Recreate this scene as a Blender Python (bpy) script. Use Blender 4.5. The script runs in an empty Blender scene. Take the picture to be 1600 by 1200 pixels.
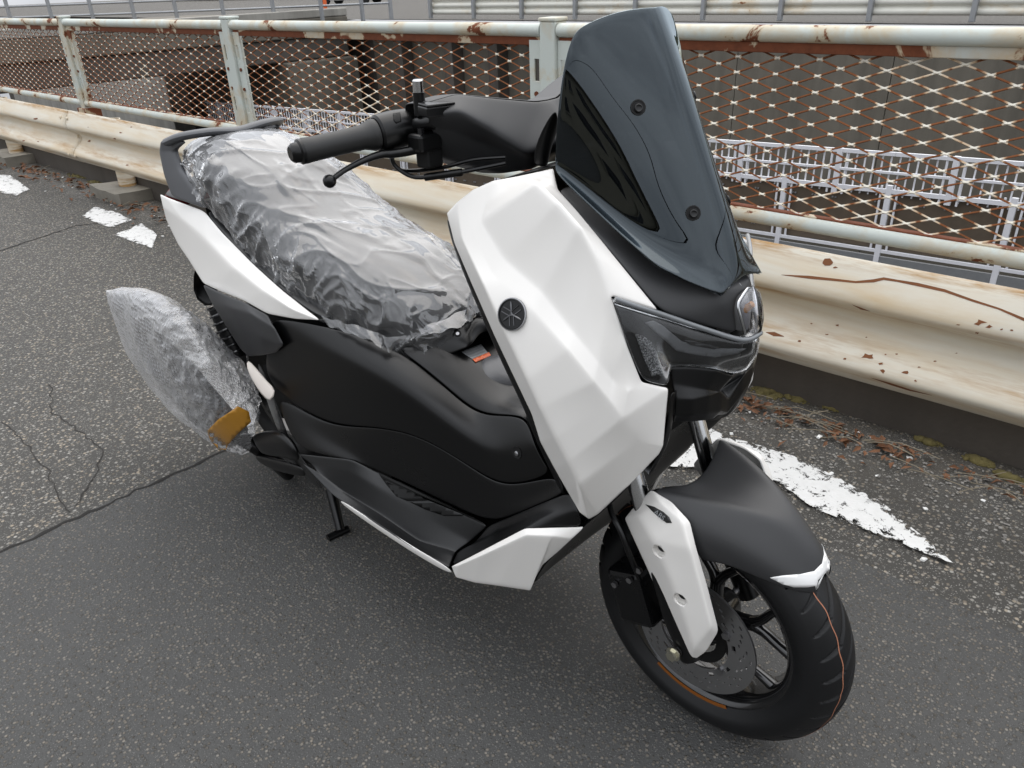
import bpy, bmesh, math, random
from mathutils import Vector, Matrix, noise
from mathutils.bvhtree import BVHTree
from mathutils.geometry import delaunay_2d_cdt

random.seed(7)
scene = bpy.context.scene
col = scene.collection
rad = math.radians

# ------------------------------------------------------------------ camera
CAM = Vector((0.4689, -0.9665, 1.2489))
AR = Vector((0.726991, 0.685765, -0.034798))
AU = Vector((-0.296571, 0.3593, 0.884844))
AF = Vector((-0.619298, 0.632954, -0.464586))
FPX = 1211.67                                   # focal length in photo pixels (1600 wide)
cd = bpy.data.cameras.new('camera')
cam = bpy.data.objects.new('camera', cd)
col.objects.link(cam)
cd.sensor_width = 36.0
cd.lens = 36.0 * FPX / 1600.0
cd.clip_start = 0.02
cd.clip_end = 900.0
R3 = Matrix((AR, AU, -AF)).transposed()
cam.matrix_world = Matrix.Translation(CAM) @ R3.to_4x4()
scene.camera = cam

# ------------------------------------------------------------------ sky, sun, exposure
SUN_EL, SUN_AZ = 62.0, 120.0      # azimuth: degrees counter-clockwise from +X, direction TO the sun
world = bpy.data.worlds.new('World')
scene.world = world
world.use_nodes = True
nt = world.node_tree
nt.nodes.clear()
wo = nt.nodes.new('ShaderNodeOutputWorld')
bg = nt.nodes.new('ShaderNodeBackground')
sky = nt.nodes.new('ShaderNodeTexSky')
sky.sky_type = 'NISHITA'
sky.sun_disc = False
sky.sun_elevation = rad(SUN_EL)
sky.sun_rotation = rad(90 - SUN_AZ)
sky.air_density = 1.0
sky.dust_density = 4.0
hs = nt.nodes.new('ShaderNodeHueSaturation')
hs.inputs['Saturation'].default_value = 0.7
tc = nt.nodes.new('ShaderNodeTexCoord')
mp = nt.nodes.new('ShaderNodeMapping')
mp.inputs['Scale'].default_value = (1.2, 1.2, 3.2)
nz = nt.nodes.new('ShaderNodeTexNoise')
nz.inputs['Scale'].default_value = 1.7
nz.inputs['Detail'].default_value = 6
nz.inputs['Roughness'].default_value = 0.55
cr = nt.nodes.new('ShaderNodeValToRGB')
cr.color_ramp.elements[0].position = 0.30
cr.color_ramp.elements[1].position = 0.55
cr.color_ramp.elements[0].color = (0.55, 0.55, 0.55, 1)
mixc = nt.nodes.new('ShaderNodeMix')
mixc.data_type = 'RGBA'
CLOUD = (20.6, 21.2, 22.3)         # zenith cloud luminance in the sky texture's own units
nt.links.new(tc.outputs['Generated'], mp.inputs['Vector'])
nt.links.new(mp.outputs['Vector'], nz.inputs['Vector'])
nt.links.new(nz.outputs['Fac'], cr.inputs['Fac'])
nt.links.new(cr.outputs['Color'], mixc.inputs['Factor'])
nt.links.new(sky.outputs['Color'], hs.inputs['Color'])
nt.links.new(hs.outputs['Color'], mixc.inputs['A'])
# overcast cloud deck: luminance rises from horizon to zenith as (1 + 2 sin el) / 3
sx = nt.nodes.new('ShaderNodeSeparateXYZ')
m1_ = nt.nodes.new('ShaderNodeMath'); m1_.operation = 'MULTIPLY_ADD'; m1_.use_clamp = True
m1_.inputs[1].default_value = 2 / 3; m1_.inputs[2].default_value = 1 / 3
vm_ = nt.nodes.new('ShaderNodeVectorMath'); vm_.operation = 'SCALE'
vm_.inputs[0].default_value = CLOUD
nt.links.new(tc.outputs['Generated'], sx.inputs[0])
nt.links.new(sx.outputs[2], m1_.inputs[0])
nt.links.new(m1_.outputs[0], vm_.inputs['Scale'])
nt.links.new(vm_.outputs[0], mixc.inputs['B'])
nt.links.new(mixc.outputs['Result'], bg.inputs['Color'])
nt.links.new(bg.outputs['Background'], wo.inputs['Surface'])
bg.inputs['Strength'].default_value = 0.104
sl = bpy.data.lights.new('sun', 'SUN')
sl.energy = 1.3
sl.angle = rad(75)
sl.color = (1.0, 0.92, 0.82)
sun = bpy.data.objects.new('sun', sl)
col.objects.link(sun)
sd = Vector((math.cos(rad(SUN_EL)) * math.cos(rad(SUN_AZ)), math.cos(rad(SUN_EL)) * math.sin(rad(SUN_AZ)), math.sin(rad(SUN_EL))))
sun.rotation_euler = (-sd).to_track_quat('-Z', 'Y').to_euler()
scene.view_settings.view_transform = 'Standard'
scene.view_settings.look = 'None'
scene.view_settings.exposure = 0.12
scene.view_settings.gamma = 1.0
scene.render.engine = 'CYCLES'
scene.cycles.max_bounces = 10
scene.cycles.transparent_max_bounces = 24
scene.cycles.caustics_reflective = False
scene.cycles.caustics_refractive = False

# ------------------------------------------------------------------ pixel -> place helpers
def ray(u, v):
    return AR * ((u - 800) / FPX) + AU * ((600 - v) / FPX) + AF
def on(u, v, axis, val):
    d = ray(u, v)
    i = 'xyz'.index(axis)
    return CAM + d * ((val - CAM[i]) / d[i])
def Y(u, v, y):
    return on(u, v, 'y', y)
def Z(u, v, z):
    return on(u, v, 'z', z)
def W(x, y, z):
    return Vector((x, y, z))
def pt(p):
    return p if isinstance(p, Vector) else Y(*p)

# ------------------------------------------------------------------ materials
MATS = {}
def new_mat(name):
    m = bpy.data.materials.new(name)
    m.use_nodes = True
    n = m.node_tree
    n.nodes.clear()
    out = n.nodes.new('ShaderNodeOutputMaterial')
    MATS[name] = m
    return m, n, out
def N(n, t, **k):
    x = n.nodes.new(t)
    for a, v in k.items():
        if hasattr(x, a):
            setattr(x, a, v)
    return x
def L(n, a, b):
    n.links.new(a, b)
def c4(c):
    return (c[0], c[1], c[2], 1)
def pos(n):
    return N(n, 'ShaderNodeNewGeometry').outputs['Position']
def noise_tex(n, vec, scale, detail=3, rough=0.5, dist=0.0):
    t = N(n, 'ShaderNodeTexNoise')
    t.inputs['Scale'].default_value = scale
    t.inputs['Detail'].default_value = detail
    t.inputs['Roughness'].default_value = rough
    t.inputs['Distortion'].default_value = dist
    L(n, vec, t.inputs['Vector'])
    return t.outputs['Fac']
def ramp(n, fac, stops):
    r = N(n, 'ShaderNodeValToRGB')
    e = r.color_ramp.elements
    while len(e) < len(stops):
        e.new(0.5)
    for x, (p, c) in zip(e, stops):
        x.position = p
        x.color = c4(c) if not isinstance(c, (int, float)) else (c, c, c, 1)
    L(n, fac, r.inputs['Fac'])
    return r.outputs['Color']
def mix(n, fac, a, b, blend='MIX'):
    m = N(n, 'ShaderNodeMix', data_type='RGBA', blend_type=blend)
    for sock, v in (('Factor', fac), ('A', a), ('B', b)):
        if isinstance(v, (int, float)):
            m.inputs[sock].default_value = v if sock == 'Factor' else (v, v, v, 1)
        elif isinstance(v, (tuple, list)):
            m.inputs[sock].default_value = c4(v)
        else:
            L(n, v, m.inputs[sock])
    return m.outputs['Result']
def math_n(n, op, a, b=0.0, clamp=False):
    m = N(n, 'ShaderNodeMath', operation=op, use_clamp=clamp)
    for i, v in enumerate((a, b)):
        if isinstance(v, (int, float)):
            m.inputs[i].default_value = v
        else:
            L(n, v, m.inputs[i])
    return m.outputs[0]
def bump(n, h, strength, dist=0.002):
    b = N(n, 'ShaderNodeBump')
    b.inputs['Strength'].default_value = strength
    b.inputs['Distance'].default_value = dist
    L(n, h, b.inputs['Height'])
    return b.outputs['Normal']
def principled(n, out, base=None, rough=0.5, metal=0.0, coat=0.0, coat_rough=0.03, spec=0.5, normal=None):
    p = N(n, 'ShaderNodeBsdfPrincipled')
    for sock, v in (('Base Color', base), ('Roughness', rough), ('Metallic', metal), ('Coat Weight', coat), ('Coat Roughness', coat_rough), ('Specular IOR Level', spec)):
        if v is None:
            continue
        if isinstance(v, (int, float)):
            p.inputs[sock].default_value = v
        elif isinstance(v, (tuple, list)):
            p.inputs[sock].default_value = c4(v)
        else:
            L(n, v, p.inputs[sock])
    if normal is not None:
        L(n, normal, p.inputs['Normal'])
    if out is not None:
        L(n, p.outputs[0], out.inputs['Surface'])
    return p
def plain(name, base, rough=0.5, metal=0.0, coat=0.0, spec=0.5, bscale=0, bstr=0.1, bdist=0.001, vary=0.0, rvary=0.0):
    m, n, out = new_mat(name)
    b, r, nm = base, rough, None
    if vary:
        f = noise_tex(n, pos(n), 9, 5, 0.6)
        b = mix(n, f, tuple(x * (1 - vary) for x in base), tuple(min(1, x * (1 + vary)) for x in base))
    if rvary:
        f = noise_tex(n, pos(n), 14, 4, 0.6)
        r = math_n(n, 'ADD', math_n(n, 'MULTIPLY', f, rvary), rough - rvary * 0.5)
    if bscale:
        nm = bump(n, noise_tex(n, pos(n), bscale, 2), bstr, bdist)
    principled(n, out, b, r, metal, coat, 0.03, spec, nm)
    return m

plain('white_paint', (0.80, 0.78, 0.745), 0.36, coat=0.5, rvary=0.04)
plain('white_fork', (0.78, 0.76, 0.725), 0.42, coat=0.3)
plain('black_matte', (0.0022, 0.0023, 0.0025), 0.3, spec=0.36, rvary=0.05)
plain('black_grain', (0.026, 0.0265, 0.028), 0.48, spec=0.5, bscale=900, bstr=0.15, bdist=0.0004, rvary=0.06)
plain('black_satin', (0.003, 0.0031, 0.0034), 0.28, spec=0.36, rvary=0.05)
plain('black_gloss', (0.008, 0.008, 0.009), 0.12, coat=0.4)
plain('black_floor', (0.007, 0.0074, 0.008), 0.4, bscale=700, bstr=0.4, bdist=0.0006)
plain('dark_void', (0.004, 0.004, 0.004), 0.6, spec=0.3)
plain('grip_rubber', (0.012, 0.012, 0.012), 0.5, bscale=500, bstr=0.2, bdist=0.0005)
plain('grey_satin', (0.085, 0.088, 0.095), 0.4, rvary=0.05, bscale=900, bstr=0.1, bdist=0.0004)
plain('tyre_rubber', (0.006, 0.0062, 0.0068), 0.48, spec=0.35, bscale=160, bstr=0.15, bdist=0.0006, vary=0.25)
plain('rim_black', (0.006, 0.006, 0.0065), 0.16, coat=0.5)
plain('chrome', (0.62, 0.63, 0.64), 0.13, metal=1.0)
plain('steel', (0.32, 0.32, 0.33), 0.3, metal=1.0)
plain('emblem_steel', (0.13, 0.13, 0.135), 0.3, metal=1.0)
plain('bolt_zinc', (0.62, 0.6, 0.5), 0.3, metal=1.0)
plain('disc_steel', (0.36, 0.36, 0.365), 0.4, metal=1.0, rvary=0.12)
plain('orange_reflector', (0.22, 0.07, 0.008), 0.4, coat=0.2)
plain('tread_paint', (0.36, 0.15, 0.085), 0.7, vary=0.4)
plain('tape_brown', (0.46, 0.22, 0.025), 0.22, coat=0.5, vary=0.2)
plain('foam_white', (0.72, 0.66, 0.6), 0.7, vary=0.1)
plain('decal_white', (0.8, 0.8, 0.79), 0.3, coat=0.5)
plain('decal_black', (0.018, 0.018, 0.018), 0.3)
plain('decal_grey', (0.28, 0.29, 0.3), 0.35)
plain('label_grey', (0.22, 0.23, 0.24), 0.4)
plain('label_orange', (0.75, 0.17, 0.07), 0.4)
plain('seat_vinyl', (0.012, 0.012, 0.0125), 0.45, bscale=400, bstr=0.3, bdist=0.0006)
plain('lamp_grey', (0.2, 0.202, 0.205), 0.35)
plain('sky_sheen_grey', (0.16, 0.17, 0.18), 0.2, coat=1.0)
plain('lamp_chrome', (0.5, 0.51, 0.52), 0.2, metal=1.0)
plain('muffler_dark', (0.03, 0.022, 0.018), 0.45, vary=0.4)
plain('amber', (0.5, 0.2, 0.02), 0.2)

def film_mat(name, refl, tint, rough, haze, bscale, bdist, vor=0, fm=1.5):
    m, n, out = new_mat(name)
    P_ = pos(n)
    if vor:
        v = N(n, 'ShaderNodeTexVoronoi')
        v.inputs['Scale'].default_value = vor
        v.inputs['Randomness'].default_value = 0.25
        L(n, P_, v.inputs['Vector'])
        h = ramp(n, v.outputs['Distance'], [(0.0, 1.0), (0.55, 0.0)])
        h2 = noise_tex(n, P_, bscale, 3, 0.6, 1.0)
        h = math_n(n, 'ADD', math_n(n, 'MULTIPLY', h, 1.0), math_n(n, 'MULTIPLY', h2, 0.4))
    else:
        hs_ = []
        for (rot, sc_, k_) in (((0.2, 0.15, 0.35), (2.2, 15, 13), 1.0), ((0.1, 0.5, -0.5), (4, 24, 20), 0.45)):
            mp_ = N(n, 'ShaderNodeMapping')
            mp_.inputs['Rotation'].default_value = rot
            mp_.inputs['Scale'].default_value = sc_
            L(n, P_, mp_.inputs['Vector'])
            rn = N(n, 'ShaderNodeTexNoise', noise_type='RIDGED_MULTIFRACTAL')
            rn.inputs['Scale'].default_value = bscale
            rn.inputs['Detail'].default_value = 1.5
            rn.inputs['Roughness'].default_value = 0.45
            rn.inputs['Distortion'].default_value = 0.5
            L(n, mp_.outputs[0], rn.inputs['Vector'])
            msk = ramp(n, noise_tex(n, P_, 7, 2), [(0.38, 0.1), (0.62, 1.0)])
            hs_.append(math_n(n, 'MULTIPLY', math_n(n, 'MULTIPLY', rn.outputs['Fac'], msk), k_))
        h = math_n(n, 'ADD', hs_[0], hs_[1])
    nm = bump(n, h, 0.9, bdist)
    lw = N(n, 'ShaderNodeFresnel')
    lw.inputs['IOR'].default_value = 1.5
    L(n, nm, lw.inputs['Normal'])
    fac = math_n(n, 'ADD', math_n(n, 'MULTIPLY', lw.outputs[0], fm), refl, True)
    g = N(n, 'ShaderNodeBsdfGlossy')
    g.inputs['Roughness'].default_value = rough
    g.inputs['Color'].default_value = (1, 1, 1, 1)
    L(n, nm, g.inputs['Normal'])
    t = N(n, 'ShaderNodeBsdfTransparent')
    t.inputs['Color'].default_value = c4(tint)
    d = N(n, 'ShaderNodeBsdfDiffuse')
    d.inputs['Color'].default_value = (0.8, 0.81, 0.83, 1)
    L(n, nm, d.inputs['Normal'])
    tl = N(n, 'ShaderNodeBsdfTranslucent')
    tl.inputs['Color'].default_value = (0.8, 0.8, 0.82, 1)
    dd = N(n, 'ShaderNodeMixShader')
    dd.inputs[0].default_value = 0.35
    L(n, d.outputs[0], dd.inputs[1])
    L(n, tl.outputs[0], dd.inputs[2])
    m1 = N(n, 'ShaderNodeMixShader')
    L(n, math_n(n, 'ADD', math_n(n, 'MULTIPLY', lw.outputs[0], 1.5), haze, True), m1.inputs[0])
    L(n, t.outputs[0], m1.inputs[1])
    L(n, dd.outputs[0], m1.inputs[2])
    m2 = N(n, 'ShaderNodeMixShader')
    L(n, fac, m2.inputs[0])
    L(n, m1.outputs[0], m2.inputs[1])
    L(n, g.outputs[0], m2.inputs[2])
    L(n, m2.outputs[0], out.inputs['Surface'])
    return m
film_mat('plastic_film', 0.012, (0.95, 0.955, 0.965), 0.07, 0.025, 1.0, 0.03, fm=1.5)
film_mat('bubble_film', 0.03, (0.93, 0.93, 0.93), 0.25, 0.21, 14, 0.0026, vor=88, fm=1.1)

def clear_mat(name, tint, ior=1.55, mult=1.0, rough=0.0, refl=(1, 1, 1)):
    m, n, out = new_mat(name)
    fr = N(n, 'ShaderNodeFresnel')
    fr.inputs['IOR'].default_value = ior
    fac = math_n(n, 'MULTIPLY', fr.outputs[0], mult, True)
    g = N(n, 'ShaderNodeBsdfGlossy')
    g.inputs['Roughness'].default_value = rough
    g.inputs['Color'].default_value = c4(refl)
    t = N(n, 'ShaderNodeBsdfTransparent')
    t.inputs['Color'].default_value = c4(tint)
    x = N(n, 'ShaderNodeMixShader')
    L(n, fac, x.inputs[0])
    L(n, t.outputs[0], x.inputs[1])
    L(n, g.outputs[0], x.inputs[2])
    L(n, x.outputs[0], out.inputs['Surface'])
    return m
clear_mat('smoke_screen', (0.07, 0.072, 0.078), 1.6, 1.15, 0.0, (0.80, 0.92, 1.0))  # blue of the reflected sky is put into the gloss colour
clear_mat('lamp_lens', (0.86, 0.87, 0.88), 1.5, 0.8)
clear_mat('lamp_clear', (0.9, 0.9, 0.92), 1.55, 1.5)
clear_mat('pane_glass', (0.25, 0.27, 0.28), 1.5, 1.5)

def glitter():
    m, n, out = new_mat('signal_crystal')
    v = N(n, 'ShaderNodeTexVoronoi')
    v.inputs['Scale'].default_value = 620
    L(n, pos(n), v.inputs['Vector'])
    c = ramp(n, math_n(n, 'FRACT', math_n(n, 'MULTIPLY', v.outputs['Color'], 1.0)), [(0.3, 0.15), (0.7, 0.95)])
    nm = bump(n, v.outputs['Distance'], 1.0, 0.004)
    principled(n, out, c, 0.25, 0.4, normal=nm)
glitter()

# ------------------------------------------------------------------ object helpers
def setp(o, label=None, category=None, group=None, kind=None):
    for k, v in (('label', label), ('category', category), ('group', group), ('kind', kind)):
        if v:
            o[k] = v
    return o
def empty(name, loc, label, category, group=None):
    o = bpy.data.objects.new(name, None)
    o.location = loc
    o.empty_display_size = 0.1
    col.objects.link(o)
    return setp(o, label, category, group)
def link(me, name, mat, parent=None, smooth=True):
    o = bpy.data.objects.new(name, me)
    col.objects.link(o)
    if mat is not None:
        me.materials.append(MATS[mat])
    if smooth:
        me.polygons.foreach_set('use_smooth', [True] * len(me.polygons))
    if parent is not None:
        o.parent = parent
        w = Vector((0, 0, 0))
        q = parent
        while q is not None:
            if q.type == 'EMPTY':
                w = w + Vector(q.location)
            q = q.parent
        # geometry is written in world coordinates; only root empties carry an offset
        o.matrix_parent_inverse = Matrix.Translation(-w) if parent.type == 'EMPTY' else Matrix.Identity(4)
    return o
def mesh(name, verts, faces, mat, parent=None, smooth=True):
    me = bpy.data.meshes.new(name)
    me.from_pydata([tuple(v) for v in verts], [], faces)
    me.update()
    return link(me, name, mat, parent, smooth)
def bm_obj(name, bm, mat, parent=None, smooth=True):
    me = bpy.data.meshes.new(name)
    bm.to_mesh(me)
    bm.free()
    return link(me, name, mat, parent, smooth)
def face_cam(verts, faces, toward=None):
    s = 0.0
    tgt = toward or CAM
    for f in faces:
        p = [verts[i] for i in f]
        n = Vector((0, 0, 0))
        for i in range(1, len(p) - 1):
            n = n + (p[i] - p[0]).cross(p[i + 1] - p[0])
        c = sum(p, Vector((0, 0, 0))) / len(p)
        s += n.dot(tgt - c)
    return faces if s >= 0 else [tuple(reversed(f)) for f in faces]
def mods(o, pre, thick, post, off=-1):
    if pre:
        m = o.modifiers.new('pre', 'SUBSURF')
        m.subdivision_type = 'SIMPLE'
        m.levels = m.render_levels = pre
    if thick:
        m = o.modifiers.new('thick', 'SOLIDIFY')
        m.thickness = thick
        m.offset = off
        m.use_even_offset = False
    if post:
        m = o.modifiers.new('post', 'SUBSURF')
        m.levels = m.render_levels = post
def panel(name, verts, faces, mat, parent, thick=0.004, pre=1, post=2, mirror=True, toward=None):
    vs = [pt(v) for v in verts]
    fs = face_cam(vs, [tuple(f) for f in faces], toward)
    o = mesh(name, vs, fs, mat, parent)
    mods(o, pre, thick, post)
    if mirror:
        o2 = mesh(name, [Vector((v.x, -v.y, v.z)) for v in vs], [tuple(reversed(f)) for f in fs], mat, parent)
        mods(o2, pre, thick, post)
        return o, o2
    return o
def grid_faces(nr, nc, closed=False):
    fs = []
    for i in range(nr - 1):
        for j in range(nc - 1 if not closed else nc):
            k = (j + 1) % nc
            fs.append((i * nc + j, i * nc + k, (i + 1) * nc + k, (i + 1) * nc + j))
    return fs
def sheet(name, rows, mat, parent, thick=0.004, pre=0, post=2, mirror=True, toward=None):
    vs = [p for r in rows for p in r]
    return panel(name, vs, grid_faces(len(rows), len(rows[0])), mat, parent, thick, pre, post, mirror, toward)
def sheet_sym(name, rows, mat, parent, thick=0.004, pre=0, post=2, toward=None):
    """rows run from the right edge to the middle (last point on y=0); the left half is mirrored into the same mesh"""
    out = []
    for r in rows:
        p = [pt(q) for q in r]
        p[-1] = Vector((p[-1].x, 0, p[-1].z))
        out.append(p + [Vector((q.x, -q.y, q.z)) for q in reversed(p[:-1])])
    return sheet(name, out, mat, parent, thick, pre, post, False, toward)
def crom(pts, n):
    pts = [pt(p) for p in pts]
    out = []
    for i in range(len(pts) - 1):
        p0, p1, p2, p3 = pts[max(i - 1, 0)], pts[i], pts[i + 1], pts[min(i + 2, len(pts) - 1)]
        for k in range(n):
            t = k / n
            out.append(0.5 * ((2 * p1) + (p2 - p0) * t + (2 * p0 - 5 * p1 + 4 * p2 - p3) * t * t + (3 * p1 - p0 - 3 * p2 + p3) * t ** 3))
    out.append(pts[-1])
    return out
def tube_data(path, radii, seg=12, cap=True, flat=1.0):
    n = len(path)
    vs, fs = [], []
    t0 = (path[1] - path[0]).normalized()
    a = Vector((0, 0, 1)) if abs(t0.z) < 0.9 else Vector((1, 0, 0))
    u = t0.cross(a).normalized()
    for i, p in enumerate(path):
        t = (path[min(i + 1, n - 1)] - path[max(i - 1, 0)]).normalized()
        u = (u - t * u.dot(t)).normalized()
        w = t.cross(u)
        r = radii[i] if isinstance(radii, (list, tuple)) else radii
        for k in range(seg):
            an = 2 * math.pi * k / seg
            vs.append(p + u * (math.cos(an) * r) + w * (math.sin(an) * r * flat))
    for i in range(n - 1):
        for k in range(seg):
            k2 = (k + 1) % seg
            fs.append((i * seg + k, i * seg + k2, (i + 1) * seg + k2, (i + 1) * seg + k))
    if cap:
        fs.append(tuple(reversed(range(seg))))
        fs.append(tuple(range((n - 1) * seg, n * seg)))
    return vs, fs
def tube(name, pts, r, mat, parent, seg=12, smooth_n=0, cap=True, flat=1.0, mirror=False):
    path = crom(pts, smooth_n) if smooth_n else [pt(p) for p in pts]
    if isinstance(r, (list, tuple)) and len(r) != len(path):
        m = len(path)
        rr = []
        for i in range(m):
            t = i / (m - 1) * (len(r) - 1)
            k = min(int(t), len(r) - 2)
            rr.append(r[k] * (1 - (t - k)) + r[k + 1] * (t - k))
        r = rr
    vs, fs = tube_data(path, r, seg, cap, flat)
    o = mesh(name, vs, fs, mat, parent)
    sharp_caps(o)
    if mirror:
        o2 = mesh(name, [Vector((v.x, -v.y, v.z)) for v in vs], [tuple(reversed(f)) for f in fs], mat, parent)
        sharp_caps(o2)
        return o, o2
    return o
def sharp_caps(o, ang=40):
    o.data.set_sharp_from_angle(angle=rad(ang))
def box_bm(bm, lo, hi, rot=None, cen=None):
    r = bmesh.ops.create_cube(bm, size=1)
    lo, hi = Vector(lo), Vector(hi)
    for v in r['verts']:
        v.co = Vector(((v.co.x + 0.5) * (hi.x - lo.x) + lo.x, (v.co.y + 0.5) * (hi.y - lo.y) + lo.y, (v.co.z + 0.5) * (hi.z - lo.z) + lo.z))
        if rot is not None:
            v.co = rot @ v.co
        if cen is not None:
            v.co = v.co + Vector(cen)
    return r['verts']
def bevel(o, w=0.003, seg=2):
    m = o.modifiers.new('bevel', 'BEVEL')
    m.width = w
    m.segments = seg
    m.limit_method = 'ANGLE'
    m.angle_limit = rad(35)
    return o
def boxo(name, lo, hi, mat, parent=None, bev=0.003, rot=None, cen=None):
    bm = bmesh.new()
    box_bm(bm, lo, hi, rot, cen)
    o = bm_obj(name, bm, mat, parent, smooth=False)
    if bev:
        bevel(o, bev)
    return o
def lathe(name, prof, mat, parent, cen, axis='y', seg=64, closed_prof=False):
    """prof: (offset along axis, radius)"""
    vs, fs = [], []
    n = len(prof)
    for k in range(seg):
        a = 2 * math.pi * k / seg
        for (h, r) in prof:
            c, s = math.cos(a) * r, math.sin(a) * r
            vs.append(Vector(cen) + (Vector((c, h, s)) if axis == 'y' else Vector((c, s, h)) if axis == 'z' else Vector((h, c, s))))
    m = n if closed_prof else n - 1
    for k in range(seg):
        k2 = (k + 1) % seg
        for i in range(m):
            j = (i + 1) % n
            fs.append((k * n + i, k * n + j, k2 * n + j, k2 * n + i))
    o = mesh(name, vs, fs, mat, parent)
    bm = bmesh.new()
    bm.from_mesh(o.data)
    bmesh.ops.recalc_face_normals(bm, faces=bm.faces)
    bm.to_mesh(o.data)
    bm.free()
    sharp_caps(o, 35)
    return o
def bvh_of(objs):
    bpy.context.view_layer.update()
    dg = bpy.context.evaluated_depsgraph_get()
    vs, fs = [], []
    for o in objs:
        ev = o.evaluated_get(dg)
        me = ev.to_mesh()
        b = len(vs)
        vs += [o.matrix_world @ v.co for v in me.vertices]
        fs += [tuple(b + i for i in p.vertices) for p in me.polygons]
        ev.to_mesh_clear()
    return BVHTree.FromPolygons(vs, fs)
def hit(bvh, u, v):
    d = ray(u, v).normalized()
    loc, nrm, idx, dist = bvh.ray_cast(CAM, d)
    if loc is None:
        loc, nrm, idx, dist = bvh.find_nearest(CAM + d * 1.3)
    if nrm.dot(d) > 0:
        nrm = -nrm
    return loc, nrm
def inside(p, poly):
    r = False
    j = len(poly) - 1
    for i in range(len(poly)):
        if (poly[i][1] > p[1]) != (poly[j][1] > p[1]) and p[0] < (poly[j][0] - poly[i][0]) * (p[1] - poly[i][1]) / (poly[j][1] - poly[i][1]) + poly[i][0]:
            r = not r
        j = i
    return r
def densify(poly, step):
    out = []
    for i in range(len(poly)):
        a, b = Vector(poly[i]), Vector(poly[(i + 1) % len(poly)])
        k = max(1, int((b - a).length / step))
        out += [tuple(a.lerp(b, t / k)) for t in range(k)]
    return out
def decal(name, poly, bvh, mat, parent, off=0.0012, step=6, thick=0.0008, maxe=None):
    """a thin sheet laid on an already built surface, outlined as seen in the photograph"""
    out = densify(poly, step)
    ptsin = []
    xs = [p[0] for p in poly]
    ys = [p[1] for p in poly]
    y = min(ys) + step / 2
    while y < max(ys):
        x = min(xs) + step / 2
        while x < max(xs):
            if inside((x, y), poly):
                ptsin.append((x, y))
            x += step
        y += step
    allp = out + ptsin
    edges = [(i, (i + 1) % len(out)) for i in range(len(out))]
    r = delaunay_2d_cdt([Vector(p) for p in allp], edges, [], 1, 1e-4)
    vs = []
    for p in r[0]:
        l, n = hit(bvh, p.x, p.y)
        vs.append(l + n * off)
    fl = [tuple(f) for f in r[2]]
    if maxe:
        fl = [f for f in fl if max((vs[f[i]] - vs[f[i - 1]]).length for i in range(len(f))) < maxe]
        # keep the largest connected piece
        lab = list(range(len(vs)))
        def root_(i):
            while lab[i] != i:
                i = lab[i]
            return i
        for f in fl:
            for i in f[1:]:
                lab[root_(i)] = root_(f[0])
        cnt = {}
        for f in fl:
            cnt[root_(f[0])] = cnt.get(root_(f[0]), 0) + 1
        best = max(cnt, key=cnt.get)
        fl = [f for f in fl if root_(f[0]) == best]
        used = sorted({i for f in fl for i in f})
        mp2 = {i: k for k, i in enumerate(used)}
        vs = [vs[i] for i in used]
        fl = [tuple(mp2[i] for i in f) for f in fl]
    fs = face_cam(vs, fl)
    o = mesh(name, vs, fs, mat, parent)
    if thick:
        mods(o, 0, thick, 0)
    return o
def text_mesh(name, txt, mat, parent, loc, xdir, ydir, size, extrude=0.0004, shear=0.0):
    cu = bpy.data.curves.new(name, 'FONT')
    cu.body = txt
    cu.size = size
    cu.extrude = extrude
    cu.shear = shear
    cu.align_x = 'CENTER'
    cu.align_y = 'CENTER'
    tmp = bpy.data.objects.new(name, cu)
    col.objects.link(tmp)
    bpy.context.view_layer.update()
    me = bpy.data.meshes.new_from_object(tmp.evaluated_get(bpy.context.evaluated_depsgraph_get()))
    bpy.data.objects.remove(tmp)
    me.materials.clear()
    x = Vector(xdir).normalized()
    z = x.cross(Vector(ydir)).normalized()
    y = z.cross(x)
    M = Matrix((x, y, z)).transposed().to_4x4()
    M.translation = Vector(loc)
    me.transform(M)
    return link(me, name, mat, parent, False)

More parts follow.
